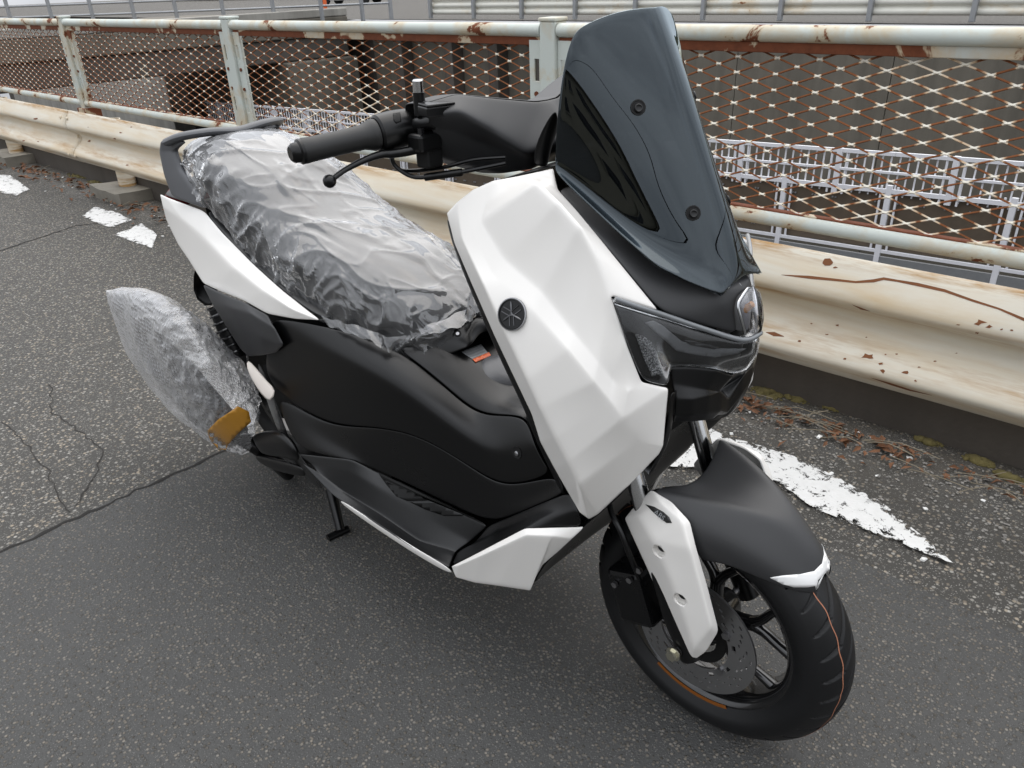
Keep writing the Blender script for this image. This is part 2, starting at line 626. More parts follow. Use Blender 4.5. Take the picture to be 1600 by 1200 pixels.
# ------------------------------------------------------------------ setting: ground
def asphalt(name, dark, light, stone_scale, stone_hi, dirt=0.0, coverage=0.5):
    m, n, out = new_mat(name)
    P_ = pos(n)
    def vor(scale, feat='F1', rnd=1.0):
        v = N(n, 'ShaderNodeTexVoronoi')
        v.feature = feat
        v.inputs['Scale'].default_value = scale
        v.inputs['Randomness'].default_value = rnd
        L(n, P_, v.inputs['Vector'])
        return v
    v1 = vor(stone_scale)
    v2 = vor(stone_scale * 2.6)
    sep = N(n, 'ShaderNodeSeparateColor')
    L(n, v1.outputs['Color'], sep.inputs[0])
    sep2 = N(n, 'ShaderNodeSeparateColor')
    L(n, v2.outputs['Color'], sep2.inputs[0])
    shape1 = ramp(n, v1.outputs['Distance'], [(0.32, 1.0), (0.5, 0.0)])
    shape2 = ramp(n, v2.outputs['Distance'], [(0.3, 1.0), (0.5, 0.0)])
    pick1 = ramp(n, sep.outputs[0], [(1 - coverage, 0.0), (1 - coverage + 0.02, 1.0)])
    pick2 = ramp(n, sep2.outputs[0], [(1 - coverage * 0.8, 0.0), (1 - coverage * 0.8 + 0.02, 1.0)])
    m1 = math_n(n, 'MULTIPLY', shape1, pick1)
    m2 = math_n(n, 'MULTIPLY', shape2, pick2)
    big = ramp(n, noise_tex(n, P_, 2.2, 7, 0.7), [(0.3, 0.0), (0.7, 1.0)])
    fine = noise_tex(n, P_, 240, 3, 0.7)
    base = mix(n, big, tuple(x * 0.8 for x in dark), tuple(x * 1.2 for x in dark))
    base = mix(n, fine, tuple(x * 0.0 for x in dark), base) if False else base
    b2 = mix(n, fine, base, tuple(x * 1.7 for x in dark))
    stone1 = mix(n, sep.outputs[1], light, stone_hi)
    warm = mix(n, sep.outputs[2], (1, 1, 1), (1.0, 0.88, 0.74))
    stone1 = mix(n, 1.0, stone1, warm, 'MULTIPLY')
    stone2 = mix(n, sep2.outputs[1], tuple(x * 0.75 for x in light), stone_hi)
    c = mix(n, math_n(n, 'MULTIPLY', m2, 0.8), b2, stone2)
    c = mix(n, m1, c, stone1)
    if dirt:
        sp = N(n, 'ShaderNodeSeparateXYZ')
        L(n, P_, sp.inputs[0])
        edge = N(n, 'ShaderNodeMapRange')
        edge.inputs['From Min'].default_value = 0.62
        edge.inputs['From Max'].default_value = 1.05
        L(n, sp.outputs[1], edge.inputs['Value'])
        dn = noise_tex(n, P_, 7, 6, 0.7)
        df = math_n(n, 'MULTIPLY', edge.outputs[0], ramp(n, dn, [(0.35, 0.0), (0.65, 1.0)]), True)
        c = mix(n, math_n(n, 'MULTIPLY', df, dirt), c, (0.05, 0.043, 0.033))
    h = math_n(n, 'ADD', math_n(n, 'MULTIPLY', m1, 0.9), math_n(n, 'MULTIPLY', m2, 0.45))
    h = math_n(n, 'ADD', h, math_n(n, 'MULTIPLY', fine, 0.5))
    principled(n, out, c, 0.72, 0, spec=0.4, normal=bump(n, h, 0.8, 0.004))
asphalt('asphalt_old', (0.033, 0.0315, 0.0285), (0.09, 0.087, 0.08), 92, (0.33, 0.32, 0.295), dirt=0.7, coverage=0.62)
asphalt('asphalt_new', (0.040, 0.040, 0.039), (0.058, 0.058, 0.056), 135, (0.19, 0.188, 0.18), coverage=0.62)

def concrete_mat(name, a, b, streak=True, scale=1.0, bd=0.004):
    m, n, out = new_mat(name)
    P_ = pos(n)
    f = noise_tex(n, P_, 1.2 * scale, 6, 0.65)
    c = mix(n, f, a, b)
    if streak:
        mp_ = N(n, 'ShaderNodeMapping')
        mp_.inputs['Scale'].default_value = (0.9, 0.9, 0.12)
        L(n, P_, mp_.inputs['Vector'])
        s = noise_tex(n, mp_.outputs[0], 1.6, 5, 0.7)
        c = mix(n, ramp(n, s, [(0.4, 0.0), (0.7, 0.6)]), c, tuple(x * 0.5 for x in a))
    g = noise_tex(n, P_, 60, 3, 0.6)
    c = mix(n, math_n(n, 'MULTIPLY', g, 0.25), c, tuple(x * 0.6 for x in a))
    principled(n, out, c, 0.85, normal=bump(n, g, 0.5, bd))
concrete_mat('concrete_wall', (0.115, 0.103, 0.082), (0.19, 0.172, 0.14))
concrete_mat('concrete_dark', (0.075, 0.065, 0.055), (0.12, 0.105, 0.09))
concrete_mat('concrete_light', (0.3, 0.29, 0.26), (0.42, 0.4, 0.36))
concrete_mat('concrete_plinth', (0.13, 0.12, 0.1), (0.24, 0.22, 0.18), False, 5, 0.003)

def rusty(name, paint, rust, amount, scale, stain=(0.5, 0.34, 0.17), attr=None, rough=0.5, stretch=(1, 1, 1), st_w=0.16, bands=()):
    m, n, out = new_mat(name)
    P_ = pos(n)
    mp_ = N(n, 'ShaderNodeMapping')
    mp_.inputs['Scale'].default_value = stretch
    L(n, P_, mp_.inputs['Vector'])
    f = noise_tex(n, mp_.outputs[0], scale, 6, 0.65, 0.4)
    if attr:
        at = N(n, 'ShaderNodeAttribute')
        at.attribute_name = attr
        f = math_n(n, 'ADD', f, math_n(n, 'MULTIPLY', math_n(n, 'SUBTRACT', at.outputs['Fac'], 0.5), 0.5))
    r = ramp(n, f, [(amount - 0.012, 1.0), (amount + 0.012, 0.0)])
    s = ramp(n, f, [(amount, 1.0), (amount + st_w, 0.0)])
    g = noise_tex(n, P_, scale * 9, 4, 0.7)
    p1 = mix(n, noise_tex(n, P_, 3, 4, 0.6), tuple(x * 0.86 for x in paint), paint)
    c = mix(n, math_n(n, 'MULTIPLY', s, 0.7), p1, stain)
    if bands:
        sz = N(n, 'ShaderNodeSeparateXYZ')
        L(n, P_, sz.inputs[0])
        mg = N(n, 'ShaderNodeMapping')
        mg.inputs['Scale'].default_value = (0.8, 1, 9)
        L(n, P_, mg.inputs['Vector'])
        gn = ramp(n, noise_tex(n, mg.outputs[0], 4, 5, 0.7), [(0.42, 0.0), (0.66, 1.0)])
        for zc, zw, k_ in bands:
            dz = math_n(n, 'ABSOLUTE', math_n(n, 'SUBTRACT', sz.outputs[2], zc))
            bnd = math_n(n, 'SUBTRACT', 1.0, math_n(n, 'DIVIDE', dz, zw), True)
            c = mix(n, math_n(n, 'MULTIPLY', math_n(n, 'MULTIPLY', bnd, gn), k_, True), c, (0.42, 0.25, 0.1))
    rc = mix(n, g, tuple(x * 0.5 for x in rust), tuple(min(1, x * 1.6) for x in rust))
    c = mix(n, r, c, rc)
    ro = mix(n, r, rough, 0.9)
    principled(n, out, c, ro, spec=0.4, normal=bump(n, math_n(n, 'ADD', math_n(n, 'MULTIPLY', g, 0.3), math_n(n, 'MULTIPLY', r, -0.5)), 0.5, 0.002))
rusty('guardrail_paint', (0.75, 0.70, 0.59), (0.17, 0.055, 0.02), 0.27, 3.0, (0.60, 0.43, 0.22), stretch=(0.45, 1, 3.4), st_w=0.3, bands=((0.545, 0.03, 1.4), (0.42, 0.03, 1.0), (0.30, 0.05, 0.9), (0.235, 0.03, 0.7), (0.085, 0.075, 2.4)))
rusty('fence_paint', (0.54, 0.58, 0.54), (0.14, 0.042, 0.016), 0.395, 5.0, (0.48, 0.36, 0.2))
rusty('fence_angle', (0.48, 0.5, 0.46), (0.13, 0.038, 0.015), 0.56, 4.0, (0.45, 0.3, 0.14))
rusty('mesh_paint', (0.78, 0.74, 0.64), (0.19, 0.068, 0.024), 0.385, 1.3, (0.5, 0.28, 0.1), attr='paint')
rusty('far_rail_paint', (0.7, 0.69, 0.62), (0.2, 0.08, 0.03), 0.3, 1.2, (0.55, 0.42, 0.25))
plain('rust_mark', (0.2, 0.075, 0.028), 0.85, vary=0.4)
plain('galvanised', (0.32, 0.33, 0.34), 0.5, metal=0.6, vary=0.15)
plain('white_rail', (0.72, 0.72, 0.75), 0.5, vary=0.08)
plain('brown_panel', (0.095, 0.072, 0.05), 0.6, vary=0.25)
plain('far_grey', (0.3, 0.3, 0.31), 0.6, vary=0.2)
plain('cutting_dark', (0.03, 0.03, 0.03), 0.9, vary=0.4)
plain('cable_black', (0.02, 0.02, 0.02), 0.6)

# road: coarse old asphalt sheet with a newer, darker patch laid on it
EDGE = 1.42
def quad(name, x0, x1, y0, y1, z, mat, kind='structure', parent=None):
    o = mesh(name, [W(x0, y0, z), W(x1, y0, z), W(x1, y1, z), W(x0, y1, z)], [(0, 1, 2, 3)], mat, parent, False)
    if kind:
        o['kind'] = kind
    return o
quad('road', -140, 90, -120, EDGE, 0.0, 'asphalt_old')
bm = bmesh.new()
px = []
rr = random.Random(3)
k = 60
for i in range(k + 1):
    y = -30 + (30 + 0.60) * i / k
    px.append(W(-1.575 + rr.uniform(-0.006, 0.006), y, 0.005))
for i in range(k + 1):
    x = -1.575 + (30) * i / k
    px.append(W(x, 0.60 + rr.uniform(-0.008, 0.008), 0.005))
px.append(W(28.4, -30, 0.005))
fcs = [bm.verts.new(p) for p in px]
f = bm.faces.new(fcs)
f.normal_update()
if f.normal.z < 0:
    f.normal_flip()
bmesh.ops.triangulate(bm, faces=[f])
patch = bm_obj('road_patch', bm, 'asphalt_new', None, False)
m_ = patch.modifiers.new('thick', 'SOLIDIFY')
m_.thickness = 0.004
m_.offset = -1
patch['kind'] = 'structure'

road = bpy.data.objects['road']
plain('crack_dirt', (0.012, 0.011, 0.01), 0.95)
plain('crack_soft', (0.022, 0.02, 0.018), 0.95)
def ground_strip(name, pix, w, z, mat, jitter=0.3):
    rr = random.Random(len(pix) * 7 + int(pix[0][0]))
    path = []
    for i in range(len(pix) - 1):
        a, b = Z(*pix[i], z), Z(*pix[i + 1], z)
        k = max(2, int((b - a).length / 0.025))
        for t in range(k):
            q = a.lerp(b, t / k)
            path.append(q + W(rr.uniform(-1, 1), rr.uniform(-1, 1), 0) * 0.008)
    path.append(Z(*pix[-1], z))
    vs, fs = [], []
    for i, p in enumerate(path):
        t = (path[min(i + 1, len(path) - 1)] - path[max(0, i - 1)]).normalized()
        s = W(-t.y, t.x, 0)
        ww = w * (0.35 + rr.random() * 0.9)
        vs += [p + s * ww * 0.5, p - s * ww * 0.5]
        if i:
            fs.append((2 * i - 2, 2 * i, 2 * i + 1, 2 * i - 1))
    return mesh(name, vs, fs, mat, road, False)
ground_strip('crack', [(0, 862), (90, 823), (200, 772), (300, 727), (352, 705), (420, 676)], 0.012, 0.0062, 'crack_dirt')
ground_strip('crack', [(78, 600), (82, 645), (120, 670), (160, 700), (150, 740), (118, 790)], 0.0045, 0.002, 'crack_soft')
ground_strip('crack', [(0, 660), (40, 690), (72, 730), (85, 770), (110, 800)], 0.004, 0.002, 'crack_soft')
ground_strip('crack', [(0, 392), (60, 372), (120, 352), (190, 345)], 0.012, 0.002, 'crack_dirt')
ground_strip('crack', [(1075, 735), (1180, 745), (1300, 790), (1420, 850), (1480, 880)], 0.006, 0.0062, 'crack_dirt')

def worn_paint():
    m, n, out = new_mat('road_paint')
    P_ = pos(n)
    f = noise_tex(n, P_, 30, 6, 0.8, 0.5)
    v = N(n, 'ShaderNodeTexVoronoi', feature='DISTANCE_TO_EDGE')
    v.inputs['Scale'].default_value = 8
    nv3 = N(n, 'ShaderNodeTexNoise')
    nv3.inputs['Scale'].default_value = 14
    nv3.inputs['Detail'].default_value = 4
    L(n, P_, nv3.inputs['Vector'])
    va = N(n, 'ShaderNodeVectorMath', operation='MULTIPLY_ADD')
    va.inputs[1].default_value = (0.12, 0.12, 0.0)
    L(n, nv3.outputs['Color'], va.inputs[0])
    L(n, P_, va.inputs[2])
    L(n, va.outputs[0], v.inputs['Vector'])
    crk = ramp(n, math_n(n, 'ADD', v.outputs['Distance'], math_n(n, 'MULTIPLY', f, 0.25)), [(0.105, 0.0), (0.125, 1.0)])
    at = N(n, 'ShaderNodeAttribute')
    at.attribute_name = 'wear'
    a = ramp(n, math_n(n, 'ADD', f, math_n(n, 'MULTIPLY', at.outputs['Fac'], -0.12)), [(0.385, 0.0), (0.405, 1.0)])
    alpha = math_n(n, 'MULTIPLY', a, mix(n, at.outputs['Fac'], 1.0, crk))
    alpha = math_n(n, 'MULTIPLY', a, crk)
    p = principled(n, None, mix(n, noise_tex(n, P_, 50, 3), (0.58, 0.58, 0.565), (0.70, 0.70, 0.69)), 0.6)
    L(n, bump(n, noise_tex(n, P_, 120, 3), 0.5, 0.002), p.inputs['Normal'])
    t = N(n, 'ShaderNodeBsdfTransparent')
    x = N(n, 'ShaderNodeMixShader')
    L(n, alpha, x.inputs[0])
    L(n, t.outputs[0], x.inputs[1])
    L(n, p.outputs[0], x.inputs[2])
    L(n, x.outputs[0], out.inputs['Surface'])
worn_paint()
def paint_patch(name, poly, z=0.0095, wear_in=14):
    """paint outlined on the road; 'wear' rises towards the ragged outline"""
    out = densify(poly, 9)
    rr = random.Random(int(poly[0][0]) + 11)
    out = [(p[0] + rr.uniform(-2.0, 2.0), p[1] + rr.uniform(-1.2, 1.2)) for p in out]
    ins = []
    xs = [p[0] for p in poly]
    ys = [p[1] for p in poly]
    y = min(ys)
    while y < max(ys):
        x = min(xs)
        while x < max(xs):
            if inside((x, y), poly):
                ins.append((x + 0.37, y + 0.21))
            x += 8
        y += 6
    r = delaunay_2d_cdt([Vector(p) for p in out + ins], [(i, (i + 1) % len(out)) for i in range(len(out))], [], 1, 1e-4)
    vs = [Z(p.x, p.y, z) for p in r[0]]
    fs = face_cam(vs, [tuple(f) for f in r[2]])
    o = mesh(name, vs, fs, 'road_paint', None, False)
    at = o.data.attributes.new('wear', 'FLOAT', 'POINT')
    op = [Vector(p) for p in out]
    for i, p in enumerate(r[0]):
        d = min((q - p).length for q in op)
        at.data[i].value = max(0.0, 1 - d / wear_in)
    o['kind'] = 'structure'
    return o
paint_patch('road_marking', [(985, 690), (1110, 668), (1140, 683), (1240, 712), (1320, 752), (1385, 790), (1435, 832), (1490, 880), (1440, 862), (1350, 826), (1270, 792), (1215, 752), (1160, 740), (1050, 728), (1000, 722)])
paint_patch('road_marking', [(128, 338), (146, 322), (175, 330), (208, 344), (172, 356)], 0.004, 4)
paint_patch('road_marking', [(178, 366), (222, 349), (246, 366), (239, 388), (205, 377)], 0.004, 4)
paint_patch('road_marking', [(-40, 270), (14, 274), (47, 295), (25, 306), (-30, 292)], 0.004, 4)

# ------------------------------------------------------------------ guardrail, fence (their line runs 1.3 degrees off the scooter's axis)
SK = 0.02335
E1 = Vector((1, SK, 0)).normalized()
E2 = Vector((-E1.y, E1.x, 0))
def rp(x, d, z):
    """point on the roadside line: x along, d metres behind the guardrail face, height z"""
    return Vector((x, 1.06 + SK * x, 0)) + E2 * d + Vector((0, 0, z))
guard = empty('guardrail', rp(-3, 0.05, 0), 'cream painted two-wave steel guardrail with rust scratches behind the white scooter', 'guardrail')
prof = [(0.062, 0.546), (0.05, 0.55), (0.04, 0.545), (0.012, 0.49), (0.0, 0.455), (0.008, 0.43), (0.06, 0.395), (0.075, 0.372), (0.07, 0.345), (0.02, 0.30), (0.0, 0.268), (0.006, 0.245), (0.045, 0.205), (0.058, 0.2)]
def sm2(pr, n):
    v = crom([Vector((a, b, 0)) for a, b in pr], n)
    return [(p.x, p.y) for p in v]
prs = sm2(prof, 3)
beams = []
for i, (xa, xb) in enumerate([(-13.6, -9.55), (-9.6, -5.55), (-5.6, -1.55), (-1.6, 2.6)]):
    off = 0.0035 if i % 2 else 0.0
    vs, fs = [], []
    ns = 40
    rr = random.Random(i)
    for s in range(ns + 1):
        x = xa + (xb - xa) * s / ns
        for (d, z) in prs:
            dent = 0.004 * noise.noise(Vector((x * 1.7, z * 6, 3.1)))
            vs.append(rp(x, d - off + dent, z))
    fs = grid_faces(ns + 1, len(prs))
    fs = face_cam(vs, fs)
    o = mesh('rail_beam', vs, fs, 'guardrail_paint', guard)
    mods(o, 0, 0.0032, 0)
    beams.append(o)
for x in (-9.5, -7.3, -5.15, -3.1, -1.1, 0.9):
    lathe('rail_post', [(0.0, 0.001), (0.0, 0.057), (0.46, 0.057), (0.46, 0.05)], 'guardrail_paint', guard, rp(x, 0.15, 0.05), 'z', 20)
    boxo('rail_bracket', (-0.05, -0.06, 0), (0.05, 0.02, 0.16), 'guardrail_paint', guard, 0.004, None, rp(x, 0.138, 0.292))
for x in (-9.58, -5.58, -1.58):
    for dx, z, d in ((-0.06, 0.502, 0.018), (0.05, 0.502, 0.018), (-0.06, 0.255, 0.003), (0.05, 0.255, 0.003), (0.0, 0.372, 0.07)):
        p = rp(x + dx, d - 0.004, z)
        tube('bolt', [p, p - E2 * 0.007, p - E2 * 0.009], [0.011, 0.010, 0.004], 'guardrail_paint', guard, 10)
bv = bvh_of(beams)
def g3(x, y):
    return (1150 + x / 3.529, 360 + y / 3.529)
def stroke(pts, w):
    a, b = [], []
    n = len(pts)
    for i, p in enumerate(pts):
        t = (Vector(pts[min(i + 1, n - 1)]) - Vector(pts[max(i - 1, 0)])).normalized()
        ww = w * (0.15 if i in (0, n - 1) else 1.0) * (0.7 + 0.6 * ((i * 37) % 10) / 10)
        a.append((p[0] - t.y * ww / 2, p[1] + t.x * ww / 2))
        b.append((p[0] + t.y * ww / 2, p[1] - t.x * ww / 2))
    return a + b[::-1]
decal('rust_scratch', stroke([g3(*p) for p in ((250, 245), (400, 258), (540, 272), (660, 285), (760, 278), (815, 266), (890, 278), (1000, 298), (1150, 332), (1300, 385), (1450, 432), (1585, 490), (1660, 520))], 4.2), bv, 'rust_mark', beams[3], 0.0008, 5, 0)
decal('rust_scratch', stroke([g3(*p) for p in ((745, 812), (850, 845), (960, 880), (1082, 908))], 2.6), bv, 'rust_mark', beams[3], 0.0008, 5, 0)
decal('rust_scratch', stroke([g3(*p) for p in ((640, 408), (690, 430), (740, 445))], 2.6), bv, 'rust_mark', beams[3], 0.0008, 4, 0)
decal('rust_scratch', stroke([g3(*p) for p in ((165, 562), (210, 572), (265, 585))], 6), bv, 'rust_mark', beams[3], 0.0008, 4, 0)
rr = random.Random(5)
def spot(x, y, r, host, conv=g3):
    k = rr.randint(5, 9)
    pl = []
    for i in range(k):
        a = 2 * math.pi * i / k
        q = r * rr.uniform(0.35, 1.2)
        u, v = conv(x + math.cos(a) * q * 1.6, y + math.sin(a) * q * 0.8)
        pl.append((u, v))
    decal('rust_spot', pl, bv, 'rust_mark', host, 0.0008, 4, 0)
for x, y, r in ((512, 175, 26), (545, 205, 10), (730, 695, 24), (812, 778, 14), (935, 785, 13), (990, 830, 10), (720, 590, 6), (1345, 508, 22), (1395, 530, 12), (1330, 565, 7), (350, 610, 12), (800, 735, 10), (1095, 722, 7), (1215, 678, 5), (1225, 520, 7), (560, 525, 7), (500, 575, 6), (415, 515, 5), (885, 682, 6), (1010, 755, 6), (600, 708, 7), (1522, 550, 6), (1465, 545, 8), (825, 685, 5)):
    spot(x, y, r, beams[3])
g5 = lambda x, y: (x / 5.333, 180 + y / 5.333)
for x, y, r in ((745, 215, 14), (735, 100, 6), (1005, 145, 9), (955, 195, 11), (1062, 415, 9), (300, 30, 12), (320, 220, 6), (200, 212, 10), (1095, 100, 6)):
    spot(x, y, r, beams[2] if x > 700 else beams[1], g5)

# concrete plinths under the posts and the low kerb that carries the fence
for i, x in enumerate((-7.3, -5.15, -3.1, -1.1)):
    c = rp(x, 0.13, 0)
    bm = bmesh.new()
    box_bm(bm, (-0.24, -0.15, -0.02), (0.24, 0.13, 0.075), Matrix.Rotation(math.atan(SK), 3, 'Z'), c)
    bmesh.ops.subdivide_edges(bm, edges=bm.edges[:], cuts=6, use_grid_fill=True)
    for v in bm.verts:
        v.co += Vector((noise.noise(v.co * 9), noise.noise(v.co * 9 + Vector((7, 0, 0))), noise.noise(v.co * 9 + Vector((0, 7, 0))))) * 0.012
    o = bm_obj('concrete_plinth', bm, 'concrete_plinth', None, False)
    setp(o, ['weathered concrete block under the guardrail post farthest along the road', 'weathered concrete block under the rusty-footed guardrail post beside white paint marks', 'weathered concrete block under the guardrail post hidden behind the scooter seat', 'weathered concrete block under the guardrail post behind the scooter screen'][i], 'concrete block', 'concrete blocks under the guardrail')
bm = bmesh.new()
box_bm(bm, (-30, 0.2, -0.05), (20, 0.36, 0.165), Matrix.Rotation(math.atan(SK), 3, 'Z'), (0, 1.06, 0))
o = bm_obj('kerb', bm, 'concrete_dark', None, False)
o['kind'] = 'structure'
bevel(o, 0.012)

# mesh fence: posts two metres apart, tubular rails, expanded-metal sheets
FD = 0.10
POSTS = [-11.35, -9.35, -7.35, -5.35, -3.33, -1.33, 0.7, 2.7]
fence = empty('mesh_fence', rp(-3, FD, 0.5), 'pale green rusty fence with expanded metal sheets above the guardrail', 'fence')
ZT, ZB = 1.092, 0.605
plain('slot_dark', (0.03, 0.02, 0.015), 0.9)
for i, x in enumerate(POSTS):
    c = rp(x, FD, 0)
    rot = Matrix.Rotation(math.atan(SK), 3, 'Z')
    po = boxo('fence_post', (-0.032, -0.032, 0.5), (0.032, 0.032, 1.118), 'fence_paint', fence, 0.005, rot, c)
    boxo('post_cap', (-0.035, -0.035, 1.118), (0.035, 0.035, 1.13), 'fence_paint', po, 0.004, rot, c)
    boxo('base_bracket', (-0.06, -0.05, 0.5), (0.06, 0.06, 0.575), 'fence_angle', po, 0.005, rot, c)
    for s in (-1, 1):
        # bolted side plate with two slotted holes
        bm = bmesh.new()
        x0, x1 = (0.034, 0.088)
        zz = [ZB + 0.005, ZB + 0.06, ZB + 0.13, ZB + 0.17, ZB + 0.33, ZB + 0.37, ZB + 0.44, ZT - 0.045]
        box_bm(bm, (x0, -0.006, ZB + 0.005), (x0 + 0.012, 0, ZT - 0.03))
        box_bm(bm, (x1 - 0.02, -0.006, ZB + 0.005), (x1, 0, ZT - 0.03))
        for a, b in ((ZB + 0.005, ZB + 0.09), (ZB + 0.16, ZB + 0.33), (ZB + 0.40, ZT - 0.03)):
            box_bm(bm, (x0 + 0.012, -0.006, a), (x1 - 0.02, 0, b))
        for v in bm.verts:
            v.co.x *= s
            v.co = rot @ (v.co + Vector((0, -0.012, 0))) + c
        bmesh.ops.recalc_face_normals(bm, faces=bm.faces)
        pl = bm_obj('side_plate', bm, 'fence_paint', fence, False)
        for zb in (ZB + 0.2, ZB + 0.29):
            q = c + E1 * (s * 0.058) - E2 * 0.018 + Vector((0, 0, zb))
            tube('bolt', [q, q - E2 * 0.006], 0.008, 'fence_angle', pl, 8)
def round_rail(name, xa, xb, z, r, mat):
    ps = [rp(xa + (xb - xa) * t / 6, FD - 0.01, z) for t in range(7)]
    return tube(name, ps, r, mat, fence, 16)
LW, SW = 0.1145, 0.0405
for i in range(len(POSTS) - 1):
    xa, xb = POSTS[i] + 0.036, POSTS[i + 1] - 0.036
    round_rail('top_rail', xa, xb, ZT, 0.0215, 'fence_paint')
    round_rail('bottom_rail', xa, xb, ZB, 0.0205, 'fence_paint')
    mx = (xa + xb) / 2
    rot = Matrix.Rotation(math.atan(SK), 3, 'Z')
    hl = (xb - xa) / 2 - 0.002
    boxo('angle_bar', (-hl, -0.004, ZT - 0.046), (hl, 0.02, ZT - 0.019), 'fence_angle', fence, 0.002, rot, rp(mx, FD - 0.012, 0))
    boxo('angle_bar', (-hl, 0.0, ZB + 0.016), (hl, 0.026, ZB + 0.024), 'fence_angle', fence, 0.002, rot, rp(mx, FD - 0.012, 0))
    # expanded metal: diamonds of flat twisted strands
    vs, fs, at = [], [], []
    x0, x1 = POSTS[i] + 0.088, POSTS[i + 1] - 0.088
    z0, z1 = ZB + 0.022, ZT - 0.04
    nx = int((x1 - x0) / LW) + 1
    nzr = int((z1 - z0) / SW) + 1
    def slab(c, ax, bx, tx, la, lb, lt, val):
        n0 = len(vs)
        for sx in (-1, 1):
            for sy in (-1, 1):
                for sz in (-1, 1):
                    vs.append(c + ax * (la * sx) + bx * (lb * sy) + tx * (lt * sz))
                    at.append(val)
        for q in ((0, 1, 3, 2), (4, 6, 7, 5), (0, 4, 5, 1), (2, 3, 7, 6), (1, 5, 7, 3), (0, 2, 6, 4)):
            fs.append(tuple(n0 + k for k in q))
    def strand(a, b):
        n0 = len(vs)
        d = (b - a)
        t = d.normalized()
        up = Vector((0, 0, 1)) - t * t.z
        up.normalize()
        out = t.cross(up)
        if out.y > 0:
            out = -out
        ax = (up * 0.5 + out * 0.86).normalized()
        bx = t.cross(ax)
        for f, val in ((0.0, 0.9), (0.08, 0.5), (0.2, 0.12), (0.5, 0.0), (0.8, 0.12), (0.92, 0.5), (1.0, 0.9)):
            p = a + d * f
            for sx, sy in ((-1, -1), (1, -1), (1, 1), (-1, 1)):
                vs.append(p + ax * (0.0018 * sx) + bx * (0.002 * sy))
                at.append(val)
        for q in range(6):
            for c_ in range(4):
                e = (c_ + 1) % 4
                fs.append((n0 + q * 4 + c_, n0 + q * 4 + e, n0 + q * 4 + 4 + e, n0 + q * 4 + 4 + c_))
    for a in range(-1, nx + 1):
        for b in range(-1, nzr + 1):
            for (a_o, da, db) in ((0, 0.5, 0.5), (0, 0.5, -0.5), (1, 0.5, 0.5), (1, 0.5, -0.5)):
                ax_, az_ = x0 + (a + 0.5 * a_o) * LW, z0 + (b + 0.5 * a_o) * SW
                bx_, bz_ = ax_ + da * LW, az_ + db * SW
                xs_, zs_ = sorted((ax_, bx_)), sorted((az_, bz_))
                if xs_[0] < x0 - 0.001 - 0.03 or xs_[1] > x1 + 0.03 or zs_[0] < z0 - 0.03 or zs_[1] > z1 + 0.03:
                    continue
                if da > 0:
                    strand(rp(ax_, FD, az_), rp(bx_, FD, bz_))
                if da > 0 and db > 0:
                    slab(rp(ax_, FD - 0.001, az_), E1, (Vector((0, 0, 1)) * 0.8 + E2 * 0.6).normalized(), (Vector((0, 0, 1)) * 0.6 - E2 * 0.8).normalized(), 0.0068, 0.0022, 0.002, 1.0)
    o = mesh('mesh_sheet', vs, fs, 'mesh_paint', fence, False)
    a_ = o.data.attributes.new('paint', 'FLOAT', 'POINT')
    a_.data.foreach_set('value', at)

# ------------------------------------------------------------------ the cutting and what lies across it
CD = 12.5                     # white barrier line
bm = bmesh.new()
box_bm(bm, (-90, EDGE - 0.3, -7.0), (60, EDGE + 0.05, -0.02))
o = bm_obj('near_retaining_wall', bm, 'concrete_dark', None, False)
o['kind'] = 'structure'
quad('cutting_floor', -140, 90, EDGE, 17.2, -6.5, 'cutting_dark')
quad('far_road', -140, 90, 17.0, 160, 0.12, 'asphalt_old')
wall = empty('retaining_wall', W(-8, 17.0, -6.5), 'tall streaked concrete retaining wall across the sunken track', 'wall')
xs = [-12.5, -9.1, -5.6, -2.1, 1.4, 4.9, 8.4]
for a, b in zip(xs[:-1], xs[1:]):
    boxo('wall_slab', (a + 0.006, 16.7, -6.5), (b - 0.006, 17.05, 0.02), 'concrete_wall', wall, 0.015)
boxo('wall_backing', (-12.5, 16.8, -6.5), (8.4, 17.0, -0.05), 'concrete_dark', wall, 0)
boxo('wall_backing', (-70, 17.95, -6.5), (20, 18.2, 0.05), 'concrete_dark', wall, 0)
boxo('wall_coping', (-24, 16.6, 0.02), (8.4, 17.3, 0.12), 'far_grey', wall, 0.02)
for a, b in ((-24.0, -20.0), (-20.0, -16.2), (-16.2, -12.5)):
    boxo('wall_slab', (a + 0.02, 17.6, -6.5), (b - 0.02, 17.9, 0.02), 'concrete_wall', wall, 0.015)
for x in (-22, -19.5, -17.5, -15.5, -13.6):
    boxo('wall_pilaster', (x - 0.2, 17.1, -6.5), (x + 0.2, 17.58, 0.02), 'concrete_dark', wall, 0.02)

fg = empty('far_guardrail', W(-8, 17.5, 0.2), 'white ribbed guardrail with grey posts on the opposite road', 'guardrail')
fprof = [(0.05, 0.98), (0.0, 0.95), (0.0, 0.87), (0.06, 0.83), (0.06, 0.8), (0.0, 0.76), (0.0, 0.68), (0.06, 0.64), (0.06, 0.61), (0.0, 0.57), (0.0, 0.49), (0.05, 0.46)]
for a in range(7):
    xa = -20.5 + a * 4.0
    vs = []
    for s in range(3):
        for d, z in sm2(fprof, 2):
            vs.append(W(xa + 3.96 * s / 2, 17.45 + d, z - 0.2))
    n_ = len(sm2(fprof, 2))
    o = mesh('rail_beam', vs, face_cam(vs, grid_faces(3, n_)), 'far_rail_paint', fg)
    for b in range(2):
        boxo('rail_post', (xa + b * 2.0 - 0.05, 17.33, 0.15), (xa + b * 2.0 + 0.05, 17.44, 1.3), 'galvanised', fg, 0.01)

